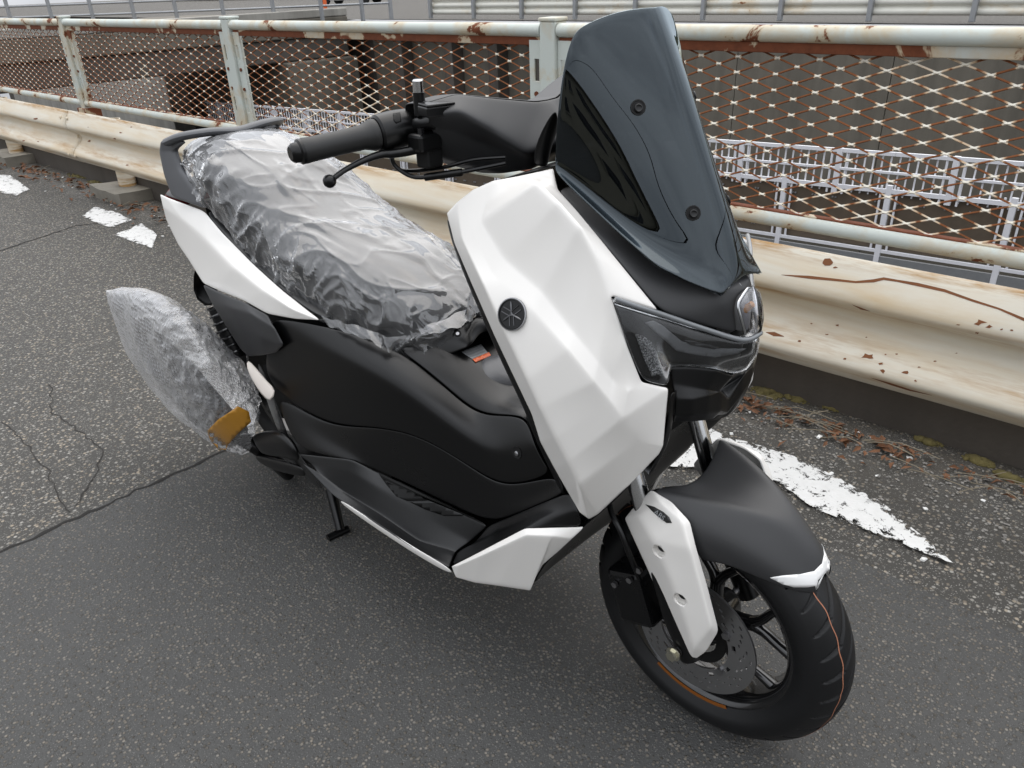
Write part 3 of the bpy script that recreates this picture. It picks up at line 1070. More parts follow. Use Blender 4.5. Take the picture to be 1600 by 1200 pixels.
# white steel barrier with brown infill panels
wb = empty('barrier_fence', W(-4, CD, -3), 'white barred barrier with brown panels inside the sunken track', 'barrier')
PS = 1.8
def bz(x):
    return 0.034 * (x + 4.0)
zt0 = on(1300, 233, 'y', CD)
zm0 = on(1300, 289, 'y', CD)
zb0 = on(1300, 380, 'y', CD)
top_z, mid_z, low_z = zt0.z - bz(zt0.x), zm0.z - bz(zm0.x), zb0.z - bz(zb0.x)
BAR = None
for k in range(-14, 5):
    xc = -2.05 + k * PS
    for (xx, za, zb_) in ((xc, low_z - 0.3, mid_z + 0.1), (xc + PS / 2, mid_z - 0.12, top_z + 0.04)):
        boxo('barrier_post', (xx - 0.045, CD - 0.06, za + bz(xx)), (xx + 0.045, CD + 0.0, zb_ + bz(xx)), 'white_rail', wb, 0.006)
        for s in (-1, 1):
            boxo('post_strut', (xx + s * 0.13 - 0.015, CD - 0.04, max(za, low_z) + bz(xx)), (xx + s * 0.13 + 0.015, CD - 0.01, zb_ - 0.02 + bz(xx)), 'white_rail', wb, 0)
    for q in range(13):
        xx = xc + PS * (q + 0.5) / 13
        if BAR is None:
            BAR = boxo('barrier_bar', (-0.011, 0, -0.09), (0.011, 0.02, top_z - mid_z), 'white_rail', wb, 0)
            ob = BAR
        else:
            ob = BAR.copy()
            col.objects.link(ob)
        ob.location = W(xx, CD, mid_z + bz(xx))
    def hbar(z, h, name='barrier_rail', mat='white_rail'):
        xa, xb = xc, xc + PS - 0.004
        vs = []
        for x in (xa, xb):
            for dy in (-0.05, -0.002):
                for dz in (-h, h):
                    vs.append(W(x, CD + dy, z + dz + bz(x)))
        mesh(name, vs, [(0, 1, 3, 2), (4, 6, 7, 5), (0, 4, 5, 1), (2, 3, 7, 6), (1, 5, 7, 3), (0, 2, 6, 4)], mat, wb, False)
    hbar(top_z, 0.03)
    hbar((top_z + mid_z) / 2, 0.018)
    hbar(mid_z, 0.034)
    hbar(low_z, 0.025)
    hbar(low_z - 0.2, 0.11, 'barrier_beam', 'galvanised')
    vs = []
    for x in (xc + 0.05, xc + PS - 0.05):
        for z in (low_z + 0.03, mid_z - 0.04):
            vs.append(W(x, CD + 0.03, z + bz(x)))
    pnl = mesh('barrier_panel', vs, [(0, 2, 3, 1)], 'brown_panel', wb, False)
    mods(pnl, 0, 0.02, 0)
    for zz in (low_z + 0.16, mid_z - 0.2):
        bm = bmesh.new()
        for q in range(5):
            xx = xc + PS * (q + 0.5) / 5
            for s in (-0.025, 0.025):
                box_bm(bm, (xx + s - 0.012, CD + 0.0, zz + bz(xx) - 0.012), (xx + s + 0.012, CD + 0.028, zz + bz(xx) + 0.012))
        bm_obj('bolt_row', bm, 'galvanised', pnl, False)['kind'] = 'stuff'

# overpass crossing the cutting on the left, open daylight below it
op = empty('overpass', W(-24, 9, -6.5), 'low concrete overpass with dark underside crossing the sunken track', 'bridge')
boxo('deck', (-36, EDGE + 0.1, -0.35), (-24.5, 17.0, 0.25), 'concrete_wall', op, 0.05)
boxo('girder', (-25.2, EDGE + 0.12, -1.05), (-24.6, 16.98, -0.36), 'concrete_dark', op, 0.05)
boxo('girder', (-29, EDGE + 0.12, -1.05), (-28.4, 16.98, -0.36), 'concrete_dark', op, 0.05)
boxo('parapet', (-24.75, EDGE + 0.1, 0.25), (-24.5, 17.0, 0.5), 'concrete_light', op, 0.03)
boxo('abutment', (-30, 14.2, -6.5), (-24.3, 17.1, -1.06), 'concrete_wall', op, 0.05)
o = boxo('far_wall', (-60, 15.5, -6.5), (-37, 16.5, 0), 'concrete_light', None, 0.05)
setp(o, 'pale far concrete wall seen below the overpass', 'wall')

# pipe railing on the opposite road
pr_ = empty('pipe_railing', W(-26, 14, 0.3), 'grey metal pipe railing along the overpass edge', 'railing')
pl = [W(-42, 3.0, 0), W(-33, 7.5, 0), W(-27, 12, 0), W(-22.3, 17.2, 0)]
for z in (0.62, 0.95, 1.25):
    tube('rail', [p + W(0, 0, z) for p in pl], 0.035, 'galvanised', pr_, 10, 4)
for p in crom(pl, 5):
    boxo('railing_post', (-0.06, -0.05, 0.1), (0.06, 0.05, 1.3), 'galvanised', pr_, 0.01, None, p)

# ------------------------------------------------------------------ litter by the rail
def leaf_mesh(count, seedv, area, size, cols):
    rr = random.Random(seedv)
    vs, fs = [], []
    for _ in range(count):
        c, s = area(rr), rr.uniform(*size)
        a = rr.uniform(0, 6.28)
        d = W(math.cos(a), math.sin(a), rr.uniform(-0.3, 0.5)).normalized()
        n_ = W(rr.uniform(-0.6, 0.6), rr.uniform(-0.6, 0.6), 1).normalized()
        w_ = d.cross(n_).normalized()
        b = len(vs)
        bend = n_ * s * rr.uniform(0.05, 0.3)
        vs += [c - d * s * 0.5, c + w_ * s * 0.22 + bend, c + d * s * 0.5, c - w_ * s * 0.22 + bend, c + bend * 0.3]
        fs += [(b, b + 1, b + 4), (b + 1, b + 2, b + 4), (b + 2, b + 3, b + 4), (b + 3, b, b + 4)]
    return vs, fs
plain('leaf_brown', (0.13, 0.055, 0.022), 0.8, vary=0.6)
plain('twig_grey', (0.2, 0.17, 0.12), 0.8, vary=0.4)
plain('moss_green', (0.12, 0.10, 0.035), 0.95, vary=0.5, bscale=300, bstr=0.8)
plain('chip_white', (0.7, 0.7, 0.68), 0.6)
def area_fn(x0, x1, spread):
    def f(r):
        x = r.uniform(x0, x1)
        return rp(x, 0.10 - abs(r.gauss(0, spread)), 0.006 + r.random() * 0.012)
    return f
vs, fs = leaf_mesh(260, 1, area_fn(-1.1, 0.0, 0.06), (0.018, 0.045), 0)
v2, f2 = leaf_mesh(110, 2, area_fn(-0.1, 0.9, 0.05), (0.015, 0.035), 0)
fs += [tuple(i + len(vs) for i in f_) for f_ in f2]
vs += v2
v2, f2 = leaf_mesh(200, 3, area_fn(-7.4, -4.2, 0.1), (0.03, 0.07), 0)
fs += [tuple(i + len(vs) for i in f_) for f_ in f2]
vs += v2
o = mesh('leaf_litter', vs, fs, 'leaf_brown', None, False)
setp(o, 'dry brown leaves blown against the foot of the guardrail', 'leaves', None, 'stuff')
rr = random.Random(12)
bm = bmesh.new()
for _ in range(70):
    x = rr.choice([rr.uniform(-1.1, -0.3), rr.uniform(-0.3, 0.9), rr.uniform(-6.8, -4.2)])
    c = rp(x, 0.08 - abs(rr.gauss(0, 0.05)), 0.012)
    a = rr.gauss(0, 0.5)
    ln = rr.uniform(0.06, 0.24)
    d = W(math.cos(a), math.sin(a) * 0.5, rr.uniform(-0.05, 0.35)) * ln
    p, f_ = tube_data(crom([c, c + d * 0.5 + W(rr.uniform(-0.02, 0.02), rr.uniform(-0.02, 0.02), 0.01), c + d], 2), 0.0014, 4, False)
    b = [bm.verts.new(q) for q in p]
    for q in f_:
        bm.faces.new([b[i] for i in q])
o = bm_obj('dry_twigs', bm, 'twig_grey', None, False)
setp(o, 'dry grass stems and twigs along the guardrail foot', 'twigs', None, 'stuff')
bm = bmesh.new()
def moss(cx, cy, rx, ry, k):
    for _ in range(k):
        a, q = rr.uniform(0, 6.28), math.sqrt(rr.random())
        c = Vector((cx + math.cos(a) * rx * q, cy + math.sin(a) * ry * q, 0.001))
        s = rr.uniform(0.006, 0.018) * (1.2 - q)
        r_ = bmesh.ops.create_icosphere(bm, subdivisions=1, radius=s)
        for v in r_['verts']:
            v.co = Vector((v.co.x * 1.5, v.co.y * 1.5, v.co.z * 0.7)) + c + Vector((rr.uniform(-1, 1), rr.uniform(-1, 1), rr.uniform(-1, 1))) * s * 0.2
for (u, v, rx, ry, k) in ((1200, 615, 0.06, 0.035, 60), (1245, 622, 0.05, 0.03, 60), (1300, 636, 0.04, 0.025, 60), (1365, 650, 0.05, 0.02, 45), (1450, 690, 0.04, 0.02, 35), (1530, 720, 0.05, 0.025, 45), (1575, 745, 0.04, 0.02, 30), (120, 275, 0.16, 0.05, 60), (150, 285, 0.12, 0.05, 60), (70, 250, 0.2, 0.06, 60)):
    p = Z(u, v, 0)
    moss(p.x, p.y, rx, ry, k)
o = bm_obj('moss', bm, 'moss_green', None, True)
setp(o, 'low green brown moss cushions near the guardrail', 'moss', None, 'stuff')
plain('grit_grey', (0.2, 0.19, 0.175), 0.8, vary=0.6)
for nm, cnt, smin, smax, mat_, lab_ in (('stone_chips', 60, 0.003, 0.008, 'chip_white', 'pale stone chips scattered near the guardrail'), ('road_grit', 1500, 0.0015, 0.0045, 'grit_grey', 'fine grey grit gathered along the road edge by the guardrail')):
    bm = bmesh.new()
    for _ in range(cnt):
        x = rr.uniform(-1.2, 1.0) if rr.random() < 0.7 else rr.uniform(-7, -3.5)
        c = rp(x, 0.12 - abs(rr.gauss(0, 0.17)), 0.001)
        s = rr.uniform(smin, smax)
        vv = box_bm(bm, (-s, -s * rr.uniform(0.5, 0.9), 0), (s, s * rr.uniform(0.5, 0.9), s * rr.uniform(0.4, 0.9)), Matrix.Rotation(rr.uniform(0, 3), 3, 'Z'), c)
        for v in vv:
            v.co += Vector((rr.uniform(-1, 1), rr.uniform(-1, 1), rr.uniform(-0.4, 0.4))) * s * 0.35
    o = bm_obj(nm, bm, mat_, None, False)
    setp(o, lab_, 'grit', None, 'stuff')

# ------------------------------------------------------------------ far side of the street behind the railing
plain('hedge_dark', (0.045, 0.05, 0.025), 0.9, vary=0.5)
plain('car_white', (0.7, 0.7, 0.7), 0.3, coat=0.6)
plain('car_silver', (0.3, 0.32, 0.34), 0.3, metal=0.5, coat=0.6)
plain('post_orange', (0.7, 0.13, 0.03), 0.5)
def far_car(loc, rz, mat, label):
    root = empty('parked_car', loc, label, 'car', 'cars parked beyond the railing')
    M = Matrix.Translation(Vector(loc)) @ Matrix.Rotation(rz, 4, 'Z')
    pr = [(-2.1, 0.35), (-2.15, 0.75), (-1.95, 0.95), (-1.2, 1.0), (-0.6, 1.42), (1.0, 1.45), (1.75, 1.0), (2.1, 0.92), (2.15, 0.4), (1.7, 0.25), (-1.7, 0.25)]
    vs = [M @ Vector((x, s * (0.84 if z < 1.1 else 0.66), z)) for s in (-1, 1) for x, z in pr]
    k = len(pr)
    fs = [tuple(range(k)), tuple(reversed(range(k, 2 * k)))] + [(i, k + i, k + (i + 1) % k, (i + 1) % k) for i in range(k)]
    o = mesh('body', vs, [tuple(reversed(f)) for f in fs], mat, root, False)
    bevel(o, 0.06, 2)
    for s in (-1, 1):
        vs = [M @ Vector((x, s * y, z)) for x, y, z in ((-0.95, 0.80, 1.06), (-0.5, 0.715, 1.36), (0.9, 0.715, 1.38), (1.4, 0.80, 1.06))]
        mesh('window', vs, face_cam(vs, [(0, 1, 2, 3)]), 'black_gloss', root, False)
        for x in (-1.3, 1.3):
            c = M @ Vector((x, s * 0.82, 0.32))
            ax_ = (M.to_3x3() @ Vector((0, s, 0)))
            tube('wheel', [c - ax_ * 0.1, c + ax_ * 0.06], 0.32, 'tyre_rubber', root, 20)
    return root
far_car(W(-42, 30, 0.12), rad(25), 'car_white', 'white car parked beyond the grey pipe railing')
far_car(W(-31, 33, 0.12), rad(8), 'car_silver', 'silver car parked beyond the grey pipe railing')
far_car(W(-24, 36, 0.12), rad(4), 'car_white', 'white car parked past the silver car')
o = tube('marker_post', [W(-36, 24, 0.1), W(-36, 24, 1.0)], 0.09, 'post_orange', None, 12)
setp(o, 'orange marker post standing beyond the grey railing', 'post')
rr = random.Random(9)
vs, fs = [], []
for _ in range(5000):
    c = W(rr.uniform(-95, -20), rr.uniform(44, 47), 0.1 + 2.6 * rr.random() ** 0.8)
    n_ = W(rr.gauss(0, 1), rr.gauss(0, 1), rr.gauss(0, 1)).normalized()
    u_ = n_.orthogonal().normalized() * rr.uniform(0.12, 0.3)
    w_ = n_.cross(u_)
    b = len(vs)
    vs += [c - u_, c + w_ * 0.6, c + u_, c - w_ * 0.6]
    fs.append((b, b + 1, b + 2, b + 3))
b = len(vs)
vs += [W(-95, 45, 0.1), W(-20, 45, 0.1), W(-20, 45, 2.3), W(-95, 45, 2.3), W(-95, 46.5, 0.1), W(-20, 46.5, 0.1), W(-20, 46.5, 2.3), W(-95, 46.5, 2.3)]
fs += [tuple(b + k for k in f_) for f_ in ((0, 1, 2, 3), (5, 4, 7, 6), (3, 2, 6, 7), (0, 3, 7, 4), (1, 5, 6, 2))]
o = mesh('hedge', vs, fs, 'hedge_dark', None, False)
setp(o, 'dark green hedge far behind the parked cars', 'hedge', None, 'stuff')

plain('far_cable', (0.02, 0.02, 0.02), 0.6)
o = tube('power_cable', [W(7, -40, 6.6), W(9.5, 0, 5.2), W(14, 45, 6.4)], 0.02, 'far_cable', None, 8, 12)
setp(o, 'thin overhead cable mirrored as a curved line in the smoked windscreen', 'cable')

plain('tail_red', (0.12, 0.01, 0.01), 0.2, coat=0.5)

# ------------------------------------------------------------------ scooter
S = empty('scooter', W(-0.67, 0, 0), 'white and matte black maxi scooter on its centre stand, seat wrapped in plastic', 'scooter')
AX = W(0, 0, 0.242)

def tyre(name, cen, R, hw, parent, n=1300, grooves=True):
    rim_r = 0.168
    half = [(0.0, R), (0.12, R - 0.0006), (0.25, R - 0.0022), (0.4, R - 0.006), (0.55, R - 0.012), (0.7, R - 0.0195), (0.82, R - 0.028), (0.9, R - 0.036)]
    pro = []
    m = 22
    for j in range(m + 1):
        t = 0.92 * j / m
        # rounded crown
        r = R - 0.040 * (t ** 2.3)
        pro.append((t * hw, r))
    pro += [(hw * 0.985, R - 0.042), (hw, R - 0.049), (hw * 0.985, R - 0.056), (hw * 0.93, rim_r + 0.012), (hw * 0.80, rim_r + 0.001), (hw * 0.74, rim_r - 0.004)]
    full = [(-y, r) for y, r in reversed(pro[1:])] + pro
    vs = []
    pitch = 2 * math.pi / 32
    k = len(full)
    for i in range(n):
        a = 2 * math.pi * i / n
        for (y, r) in full:
            d = 0.0
            ay = abs(y) / hw
            if grooves and ay < 0.93 and r > R - 0.042:
                t_ = y / hw
                cand = []
                if t_ <= -0.36:
                    cand.append((a / pitch + 0.42 * (max(0.0, -t_ - 0.36) / 0.45), 0.80, 0.36, 0.10))
                else:
                    cand.append((a / pitch - 1.5 * (t_ + 0.40), 0.92, 0.0, 0.085))
                for ph, hi, lo, wd in cand:
                    if lo <= ay <= hi:
                        ph %= 1.0
                        dd = min(ph, 1 - ph)
                        ww = wd * max(0.25, 1 - max(0.0, (ay - 0.5)) * 1.6)
                        if dd < ww:
                            d = max(d, min(1.0, (ww - dd) / (ww * 0.3)))
            rr_ = r - 0.006 * d
            vs.append(Vector(cen) + Vector((math.cos(a) * rr_, y, math.sin(a) * rr_)))
    fs = []
    for i in range(n):
        i2 = (i + 1) % n
        for j in range(k - 1):
            fs.append((i * k + j, i * k + j + 1, i2 * k + j + 1, i2 * k + j))
    o = mesh(name, vs, fs, 'tyre_rubber', parent)
    return o

# ---- front wheel
fw = lathe('front_wheel', [(-0.041, 0.173), (-0.0415, 0.161), (-0.036, 0.153), (-0.022, 0.1475), (0.022, 0.1475), (0.036, 0.153), (0.0415, 0.161), (0.041, 0.173), (0.036, 0.168), (0.028, 0.158), (-0.028, 0.158), (-0.036, 0.168)], 'rim_black', S, AX, 'y', 96, True)
tyre('tyre', AX, 0.242, 0.055, fw)
# thin colour line of the tread, on the crown
for off in (-0.024,):
    vs, fs = [], []
    n_ = 220
    for i in range(n_ + 1):
        a = 2 * math.pi * i / n_
        wv = 0.0009 * math.sin(i * 0.9) + 0.0006 * math.sin(i * 0.37)
        for w_ in (-0.0007, 0.0007):
            vs.append(AX + Vector((math.cos(a) * (0.2405 - 0.040 * (abs(off + wv + w_) / 0.055) ** 2.3 + 0.0022), off + wv + w_, math.sin(a) * (0.2405 - 0.040 * (abs(off + wv + w_) / 0.055) ** 2.3 + 0.0022))))
        if i:
            fs.append((2 * i - 2, 2 * i - 1, 2 * i + 1, 2 * i))
    mesh('tread_line', vs, fs, 'tread_paint', fw)
lathe('hub', [(-0.055, 0.001), (-0.055, 0.026), (-0.045, 0.036), (0.03, 0.036), (0.045, 0.028), (0.045, 0.001)], 'rim_black', fw, AX, 'y', 40)
for k in range(5):
    b = rad(18 + 72 * k)
    def pol(a, r, y=0.0):
        return AX + Vector((math.cos(a) * r, y, math.sin(a) * r))
    tube('spoke', [pol(b, 0.025), pol(b, 0.055), pol(b, 0.078)], [0.019, 0.015, 0.015], 'rim_black', fw, 12, 3, flat=0.8)
    for s in (-1, 1):
        tube('spoke', [pol(b, 0.068), pol(b + s * rad(7), 0.095), pol(b + s * rad(15), 0.122), pol(b + s * rad(19), 0.152)], [0.013, 0.0105, 0.010, 0.0125], 'rim_black', fw, 12, 3, flat=0.8)
# reflective sticker on the rim well
vs, fs = [], []
for i in range(25):
    a = rad(241 + 52 * i / 24)
    for y, r in ((-0.0432, 0.169), (-0.0436, 0.1595)):
        vs.append(AX + Vector((math.cos(a) * r, y, math.sin(a) * r)))
    if i:
        fs.append((2 * i - 2, 2 * i - 1, 2 * i + 1, 2 * i))
mesh('reflective_strip', vs, fs, 'orange_reflector', fw)
# brake disc with drilled holes
YD = -0.066
bm = bmesh.new()
na, radii_ = 180, [0.066, 0.073, 0.080, 0.0835, 0.0865, 0.0895, 0.0925, 0.0955, 0.0985, 0.1015, 0.1045, 0.1075, 0.115]
ring = [[bm.verts.new(AX + Vector((math.cos(2 * math.pi * i / na) * r, YD, math.sin(2 * math.pi * i / na) * r))) for r in radii_] for i in range(na)]
for i in range(na):
    for j in range(len(radii_) - 1):
        q = i % 9
        hole = (j == 4 and q in (0, 1)) or (j == 6 and q in (3, 4)) or (j == 8 and q in (6, 7)) or (j == 10 and q in (1, 2) and i % 18 < 9) or (j == 1 and i % 36 in (4, 5, 6, 7, 8, 20, 21, 22, 23, 24)) or (j == 0 and i % 36 in (12, 13, 14, 15, 16, 17))
        if not hole:
            bm.faces.new((ring[i][j], ring[i][j + 1], ring[(i + 1) % na][j + 1], ring[(i + 1) % na][j]))
disc = bm_obj('brake_disc', bm, 'disc_steel', fw, False)
mods(disc, 0, 0.004, 0, 0)
lathe('abs_ring', [(-0.062, 0.04), (-0.062, 0.058), (-0.058, 0.058), (-0.058, 0.04)], 'dark_void', fw, AX, 'y', 48, True)
for k in range(5):
    a = rad(250 + 72 * k)
    p = AX + Vector((math.cos(a) * 0.072, YD - 0.002, math.sin(a) * 0.072))
    tube('disc_bolt', [p, p + W(0, -0.006, 0)], 0.0075, 'steel', disc, 6)

# ---- fork
FD_ = Vector((-0.397, 0, 1)).normalized()
def fork(z, y):
    t = (z - 0.242) / FD_.z
    return Vector((0.0, y, 0.242)) + FD_ * t
for s in (-1, 1):
    tube('fork_tube', [fork(0.36, s * 0.097), fork(0.70, s * 0.097)], 0.0155, 'chrome', S, 24)
    tube('fork_slider', [fork(0.225, s * 0.097) + W(0.01, 0, 0), fork(0.30, s * 0.097), fork(0.41, s * 0.095)], [0.02, 0.022, 0.02], 'black_matte', S, 20)
tube('axle', [W(0, -0.118, 0.242), W(0, 0.118, 0.242)], 0.0085, 'steel', S, 12)
p = Y(1052, 1022, -0.125)
tube('axle_bolt', [p, p + W(0, -0.009, 0)], 0.0095, 'bolt_zinc', S, 6)
lathe('axle_washer', [(0, 0.001), (0, 0.013), (0.002, 0.013), (0.002, 0.001)], 'bolt_zinc', S, p + W(0, -0.001, 0), 'y', 20)
# caliper behind the leg
cal = boxo('brake_caliper', (-0.045, -0.028, -0.055), (0.03, 0.03, 0.055), 'black_satin', S, 0.010, Matrix.Rotation(rad(-20), 3, 'Y'), Y(1002, 925, -0.075))
for (u, v) in ((962, 912), (985, 905), (1000, 890)):
    q = Y(u, v, -0.105)
    tube('caliper_bolt', [q, q + W(0, -0.006, 0)], 0.006, 'steel', cal, 6)
tube('brake_hose', [(1000, 905, -0.10), (985, 870, -0.115), (972, 835, -0.12), (955, 800, -0.11), (950, 770, -0.09)], 0.005, 'black_satin', S, 8, 5)

# white fork covers
FCv = [(1017, 764, -0.101), (1050, 784, -0.107), (1079, 815, -0.111), (1088, 853, -0.114), (1106, 915, -0.109), (1124, 986, -0.104), (1104, 1019, -0.104), (1081, 1035, -0.104), (1071, 1029, -0.103),
       (1046, 975, -0.105), (1012, 894, -0.109), (990, 846, -0.112), (974, 810, -0.107), (994, 787, -0.103),
       (998, 808, -0.123), (1021, 846, -0.137), (1046, 902, -0.135), (1064, 952, -0.131), (1085, 1012, -0.123),
       (1030, 783, -0.116), (1066, 817, -0.125), (1078, 858, -0.132), (1095, 918, -0.127), (1112, 980, -0.121)]
FCf = [(0, 13, 14, 19), (0, 19, 20, 1), (1, 20, 2), (2, 20, 21, 3), (3, 21, 22, 4), (4, 22, 23, 5), (5, 23, 18, 6), (6, 18, 7), (13, 12, 14), (12, 11, 15, 14), (11, 10, 16, 15), (10, 9, 17, 16), (9, 8, 18, 17), (8, 7, 18), (19, 14, 15, 20), (20, 15, 21), (21, 15, 16, 22), (22, 16, 17, 23), (23, 17, 18)]
fc = panel('fork_cover', FCv, FCf, 'white_fork', S, 0.005, 2, 2, True)
def bake(o, cutters=()):
    for c in cutters:
        m = o.modifiers.new('cut', 'BOOLEAN')
        m.operation = 'DIFFERENCE'
        m.solver = 'EXACT'
        m.object = c
    bpy.context.view_layer.update()
    me = bpy.data.meshes.new_from_object(o.evaluated_get(bpy.context.evaluated_depsgraph_get()))
    o.modifiers.clear()
    old = o.data
    o.data = me
    o.data.name = old.name
    me.polygons.foreach_set('use_smooth', [True] * len(me.polygons))
    for c in cutters:
        bpy.data.objects.remove(c)
bvf = bvh_of([fc[0]])
cut = []
cups = []
for (u, v) in ((1029, 862), (1062, 937)):
    l, n_ = hit(bvf, u, v)
    ax_ = Vector((0.15, -1, 0.12)).normalized()
    vs, fs = tube_data([l - ax_ * 0.03, l + ax_ * 0.03], 0.0112, 24)
    cut.append(mesh('cutter', vs, fs, None, None))
    cups.append((l, ax_))
bake(fc[0], cut)
for l, ax_ in cups:
    vs, fs = tube_data([l - ax_ * 0.002, l - ax_ * 0.017, l - ax_ * 0.018], [0.0117, 0.0105, 0.006], 24, False)
    cp = mesh('bolt_recess', vs, [tuple(reversed(f)) for f in fs], 'white_fork', fc[0])
    q = l - ax_ * 0.0155
    tube('recess_bolt', [q - ax_ * 0.004, q], 0.0085, 'dark_void', cp, 16)
bvf = bvh_of([fc[0]])
bd = decal('badge', [(1009, 788), (1023, 792), (1037, 800), (1046, 808), (1050, 817), (1042, 817), (1030, 808), (1020, 799)], bvf, 'decal_black', fc[0], 0.0012, 4)
l0, n0 = hit(bvf, 1031, 804)
x_ = (hit(bvf, 1044, 815)[0] - hit(bvf, 1018, 793)[0]).normalized()
text_mesh('badge_text', 'ABS', 'decal_grey', bd, l0 + n0 * 0.0024, x_, n0.cross(x_), 0.0125, 0.0003, 0.25)

# ---- front fender (rows run right edge -> middle, stations from fork to tip)
FR = [
    [(1090, 862, -0.103), (1066, 812, -0.107), (1018, 765, -0.105), (1028, 761, -0.092), (1062, 757, -0.050), (1088, 752, 0)],
    [(1094, 880, -0.098), (1084, 835, -0.110), (1046, 776, -0.097), (1064, 770, -0.085), (1100, 775, -0.045), (1120, 766, 0)],
    [(1117, 880, -0.090), (1112, 845, -0.101), (1092, 790, -0.083), (1110, 780, -0.067), (1150, 787, -0.036), (1162, 770, 0)],
    [(1148, 889, -0.082), (1150, 860, -0.087), (1146, 815, -0.067), (1160, 793, -0.049), (1196, 800, -0.028), (1206, 784, 0)],
    [(1178, 902, -0.074), (1185, 880, -0.075), (1190, 845, -0.057), (1200, 822, -0.039), (1226, 818, -0.023), (1241, 808, 0)],
    [(1214, 916, -0.063), (1222, 898, -0.059), (1230, 872, -0.043), (1240, 853, -0.029), (1255, 845, -0.015), (1267, 838, 0)],
    [(1250, 927, -0.046), (1255, 913, -0.043), (1262, 896, -0.031), (1270, 882, -0.021), (1279, 872, -0.011), (1287, 866, 0)],
    [(1276, 930, -0.022), (1278, 920, -0.026), (1281, 910, -0.022), (1286, 903, -0.015), (1290, 898, -0.008), (1294, 893, 0)],
]
fen = sheet_sym('front_fender', FR, 'black_grain', S, 0.004, 0, 2)
bvn = bvh_of([fen])
decal('fender_tip_strip', [(1203, 902), (1222, 899), (1250, 897), (1272, 892), (1284, 880), (1287, 866), (1284, 850), (1296, 868), (1303, 886), (1300, 903), (1285, 913), (1262, 917), (1240, 917), (1222, 912)], bvn, 'decal_white', fen, 0.0012, 5)

# ---- white front cowl
CWv = {
 'a0': (864, 262, -.130), 'm0': (815, 273, -.150), 'q0': (770, 281, -.168), 'g0': (738, 295, -.180), 's0': (713, 315, -.193), 'r0': (697, 333, -.200),
 'a1': (873, 296, -.141), 'm1': (838, 284, -0.178), 'q1': (752, 345, -0.196), 'g1': (738, 362, -0.206), 's1': (722, 374, -0.214), 'r1': (709, 380, -0.205),
 'a2': (902, 329, -.145), 'm2': (872, 315, -0.182), 'q2': (790, 405, -0.203), 'g2': (770, 428, -0.219), 's2': (753, 440, -0.232), 'r2': (737, 446, -0.213),
 'a3': (940, 375, -.143), 'm3': (905, 352, -0.180), 'q3': (848, 455, -0.206), 'g3': (830, 484, -0.224), 's3': (788, 517, -0.243), 'r3': (772, 526, -0.220),
 'a4': (985, 430, -0.131), 'm4': (933, 404, -0.173), 'q4': (898, 520, -0.205), 'g4': (886, 546, -0.222), 's4': (824, 593, -0.246), 'r4': (809, 604, -0.222),
 'a5': (1030, 485, -0.118), 'm5': (954, 462, -0.171), 'q5': (936, 565, -0.200), 'g5': (927, 597, -0.214), 's5': (844, 637, -0.243), 'r5': (830, 648, -0.220),
 'm6': (977, 532, -0.174), 'q6': (957, 592, -0.189), 'g6': (951, 626, -0.202), 's6': (868, 684, -0.236), 'r6': (843, 691, -0.213),
 'm7': (1003, 597, -0.160), 'q7': (982, 612, -0.180), 'g7': (972, 655, -0.192), 's7': (888, 722, -0.227), 'r7': (866, 734, -0.204),
 'f8': (1046, 607, -0.131), 'g8': (996, 690, -0.162), 's8': (906, 757, -0.215), 'r8': (886, 769, -0.190),
 'f9': (1037, 697, -0.133), 'b9': (1030, 711, -0.133), 'b10': (978, 765, -0.146), 'b11': (935, 805, -0.158), 't': (920, 813, -.162), 'r9': (906, 802, -.172),
}
kk = list(CWv)
ix = {k: i for i, k in enumerate(kk)}
CWf = []
for a in range(5):
    for x, y in ('am', 'mq', 'qg', 'gs', 'sr'):
        CWf.append((f'{x}{a}', f'{y}{a}', f'{y}{a+1}', f'{x}{a+1}'))
for a in (5, 6):
    for x, y in ('mq', 'qg', 'gs', 'sr'):
        CWf.append((f'{x}{a}', f'{y}{a}', f'{y}{a+1}', f'{x}{a+1}'))
CWf += [('m7', 'q7', 'g7', 'f8'), ('f8', 'g7', 'g8', 'f9'), ('g7', 's7', 's8', 'g8'), ('s7', 'r7', 'r8', 's8'), ('f9', 'g8', 'b9'), ('g8', 'b10', 'b9'), ('g8', 's8', 'b11', 'b10'), ('s8', 'r8', 'r9', 't'), ('s8', 't', 'b11')]
cw = panel('front_cowl', [CWv[k] for k in kk], [tuple(ix[k] for k in f) for f in CWf], 'white_paint', S, 0.005, 3, 1, True)

# emblem on the cowl
bvc = bvh_of([cw[0]])
l0, n0 = hit(bvc, 801, 491)
up_ = (Vector((-0.25, 0, 1)) - n0 * Vector((-0.25, 0, 1)).dot(n0)).normalized()
xr = up_.cross(n0).normalized()
def disc_on(name, l, n, prof, mat, parent, seg=40):
    x = n.orthogonal().normalized()
    y = n.cross(x)
    vs, fs = [], []
    k = len(prof)
    for i in range(seg):
        a = 2 * math.pi * i / seg
        for h, r in prof:
            vs.append(l + n * h + (x * math.cos(a) + y * math.sin(a)) * r)
    for i in range(seg):
        for j in range(k - 1):
            i2 = (i + 1) % seg
            fs.append((i * k + j, i2 * k + j, i2 * k + j + 1, i * k + j + 1))
    o = mesh(name, vs, fs, mat, parent)
    sharp_caps(o, 30)
    return o
em = disc_on('emblem', l0, n0, [(-0.004, 0.0225), (0.0035, 0.0225), (0.0042, 0.0215), (0.0042, 0.0203), (0.0028, 0.0198), (0.0028, 0.0001)], 'black_satin', cw[0])
disc_on('emblem_ring', l0, n0, [(0.0005, 0.0238), (0.0032, 0.0236), (0.0036, 0.0226), (0.0036, 0.0222)], 'steel', em)
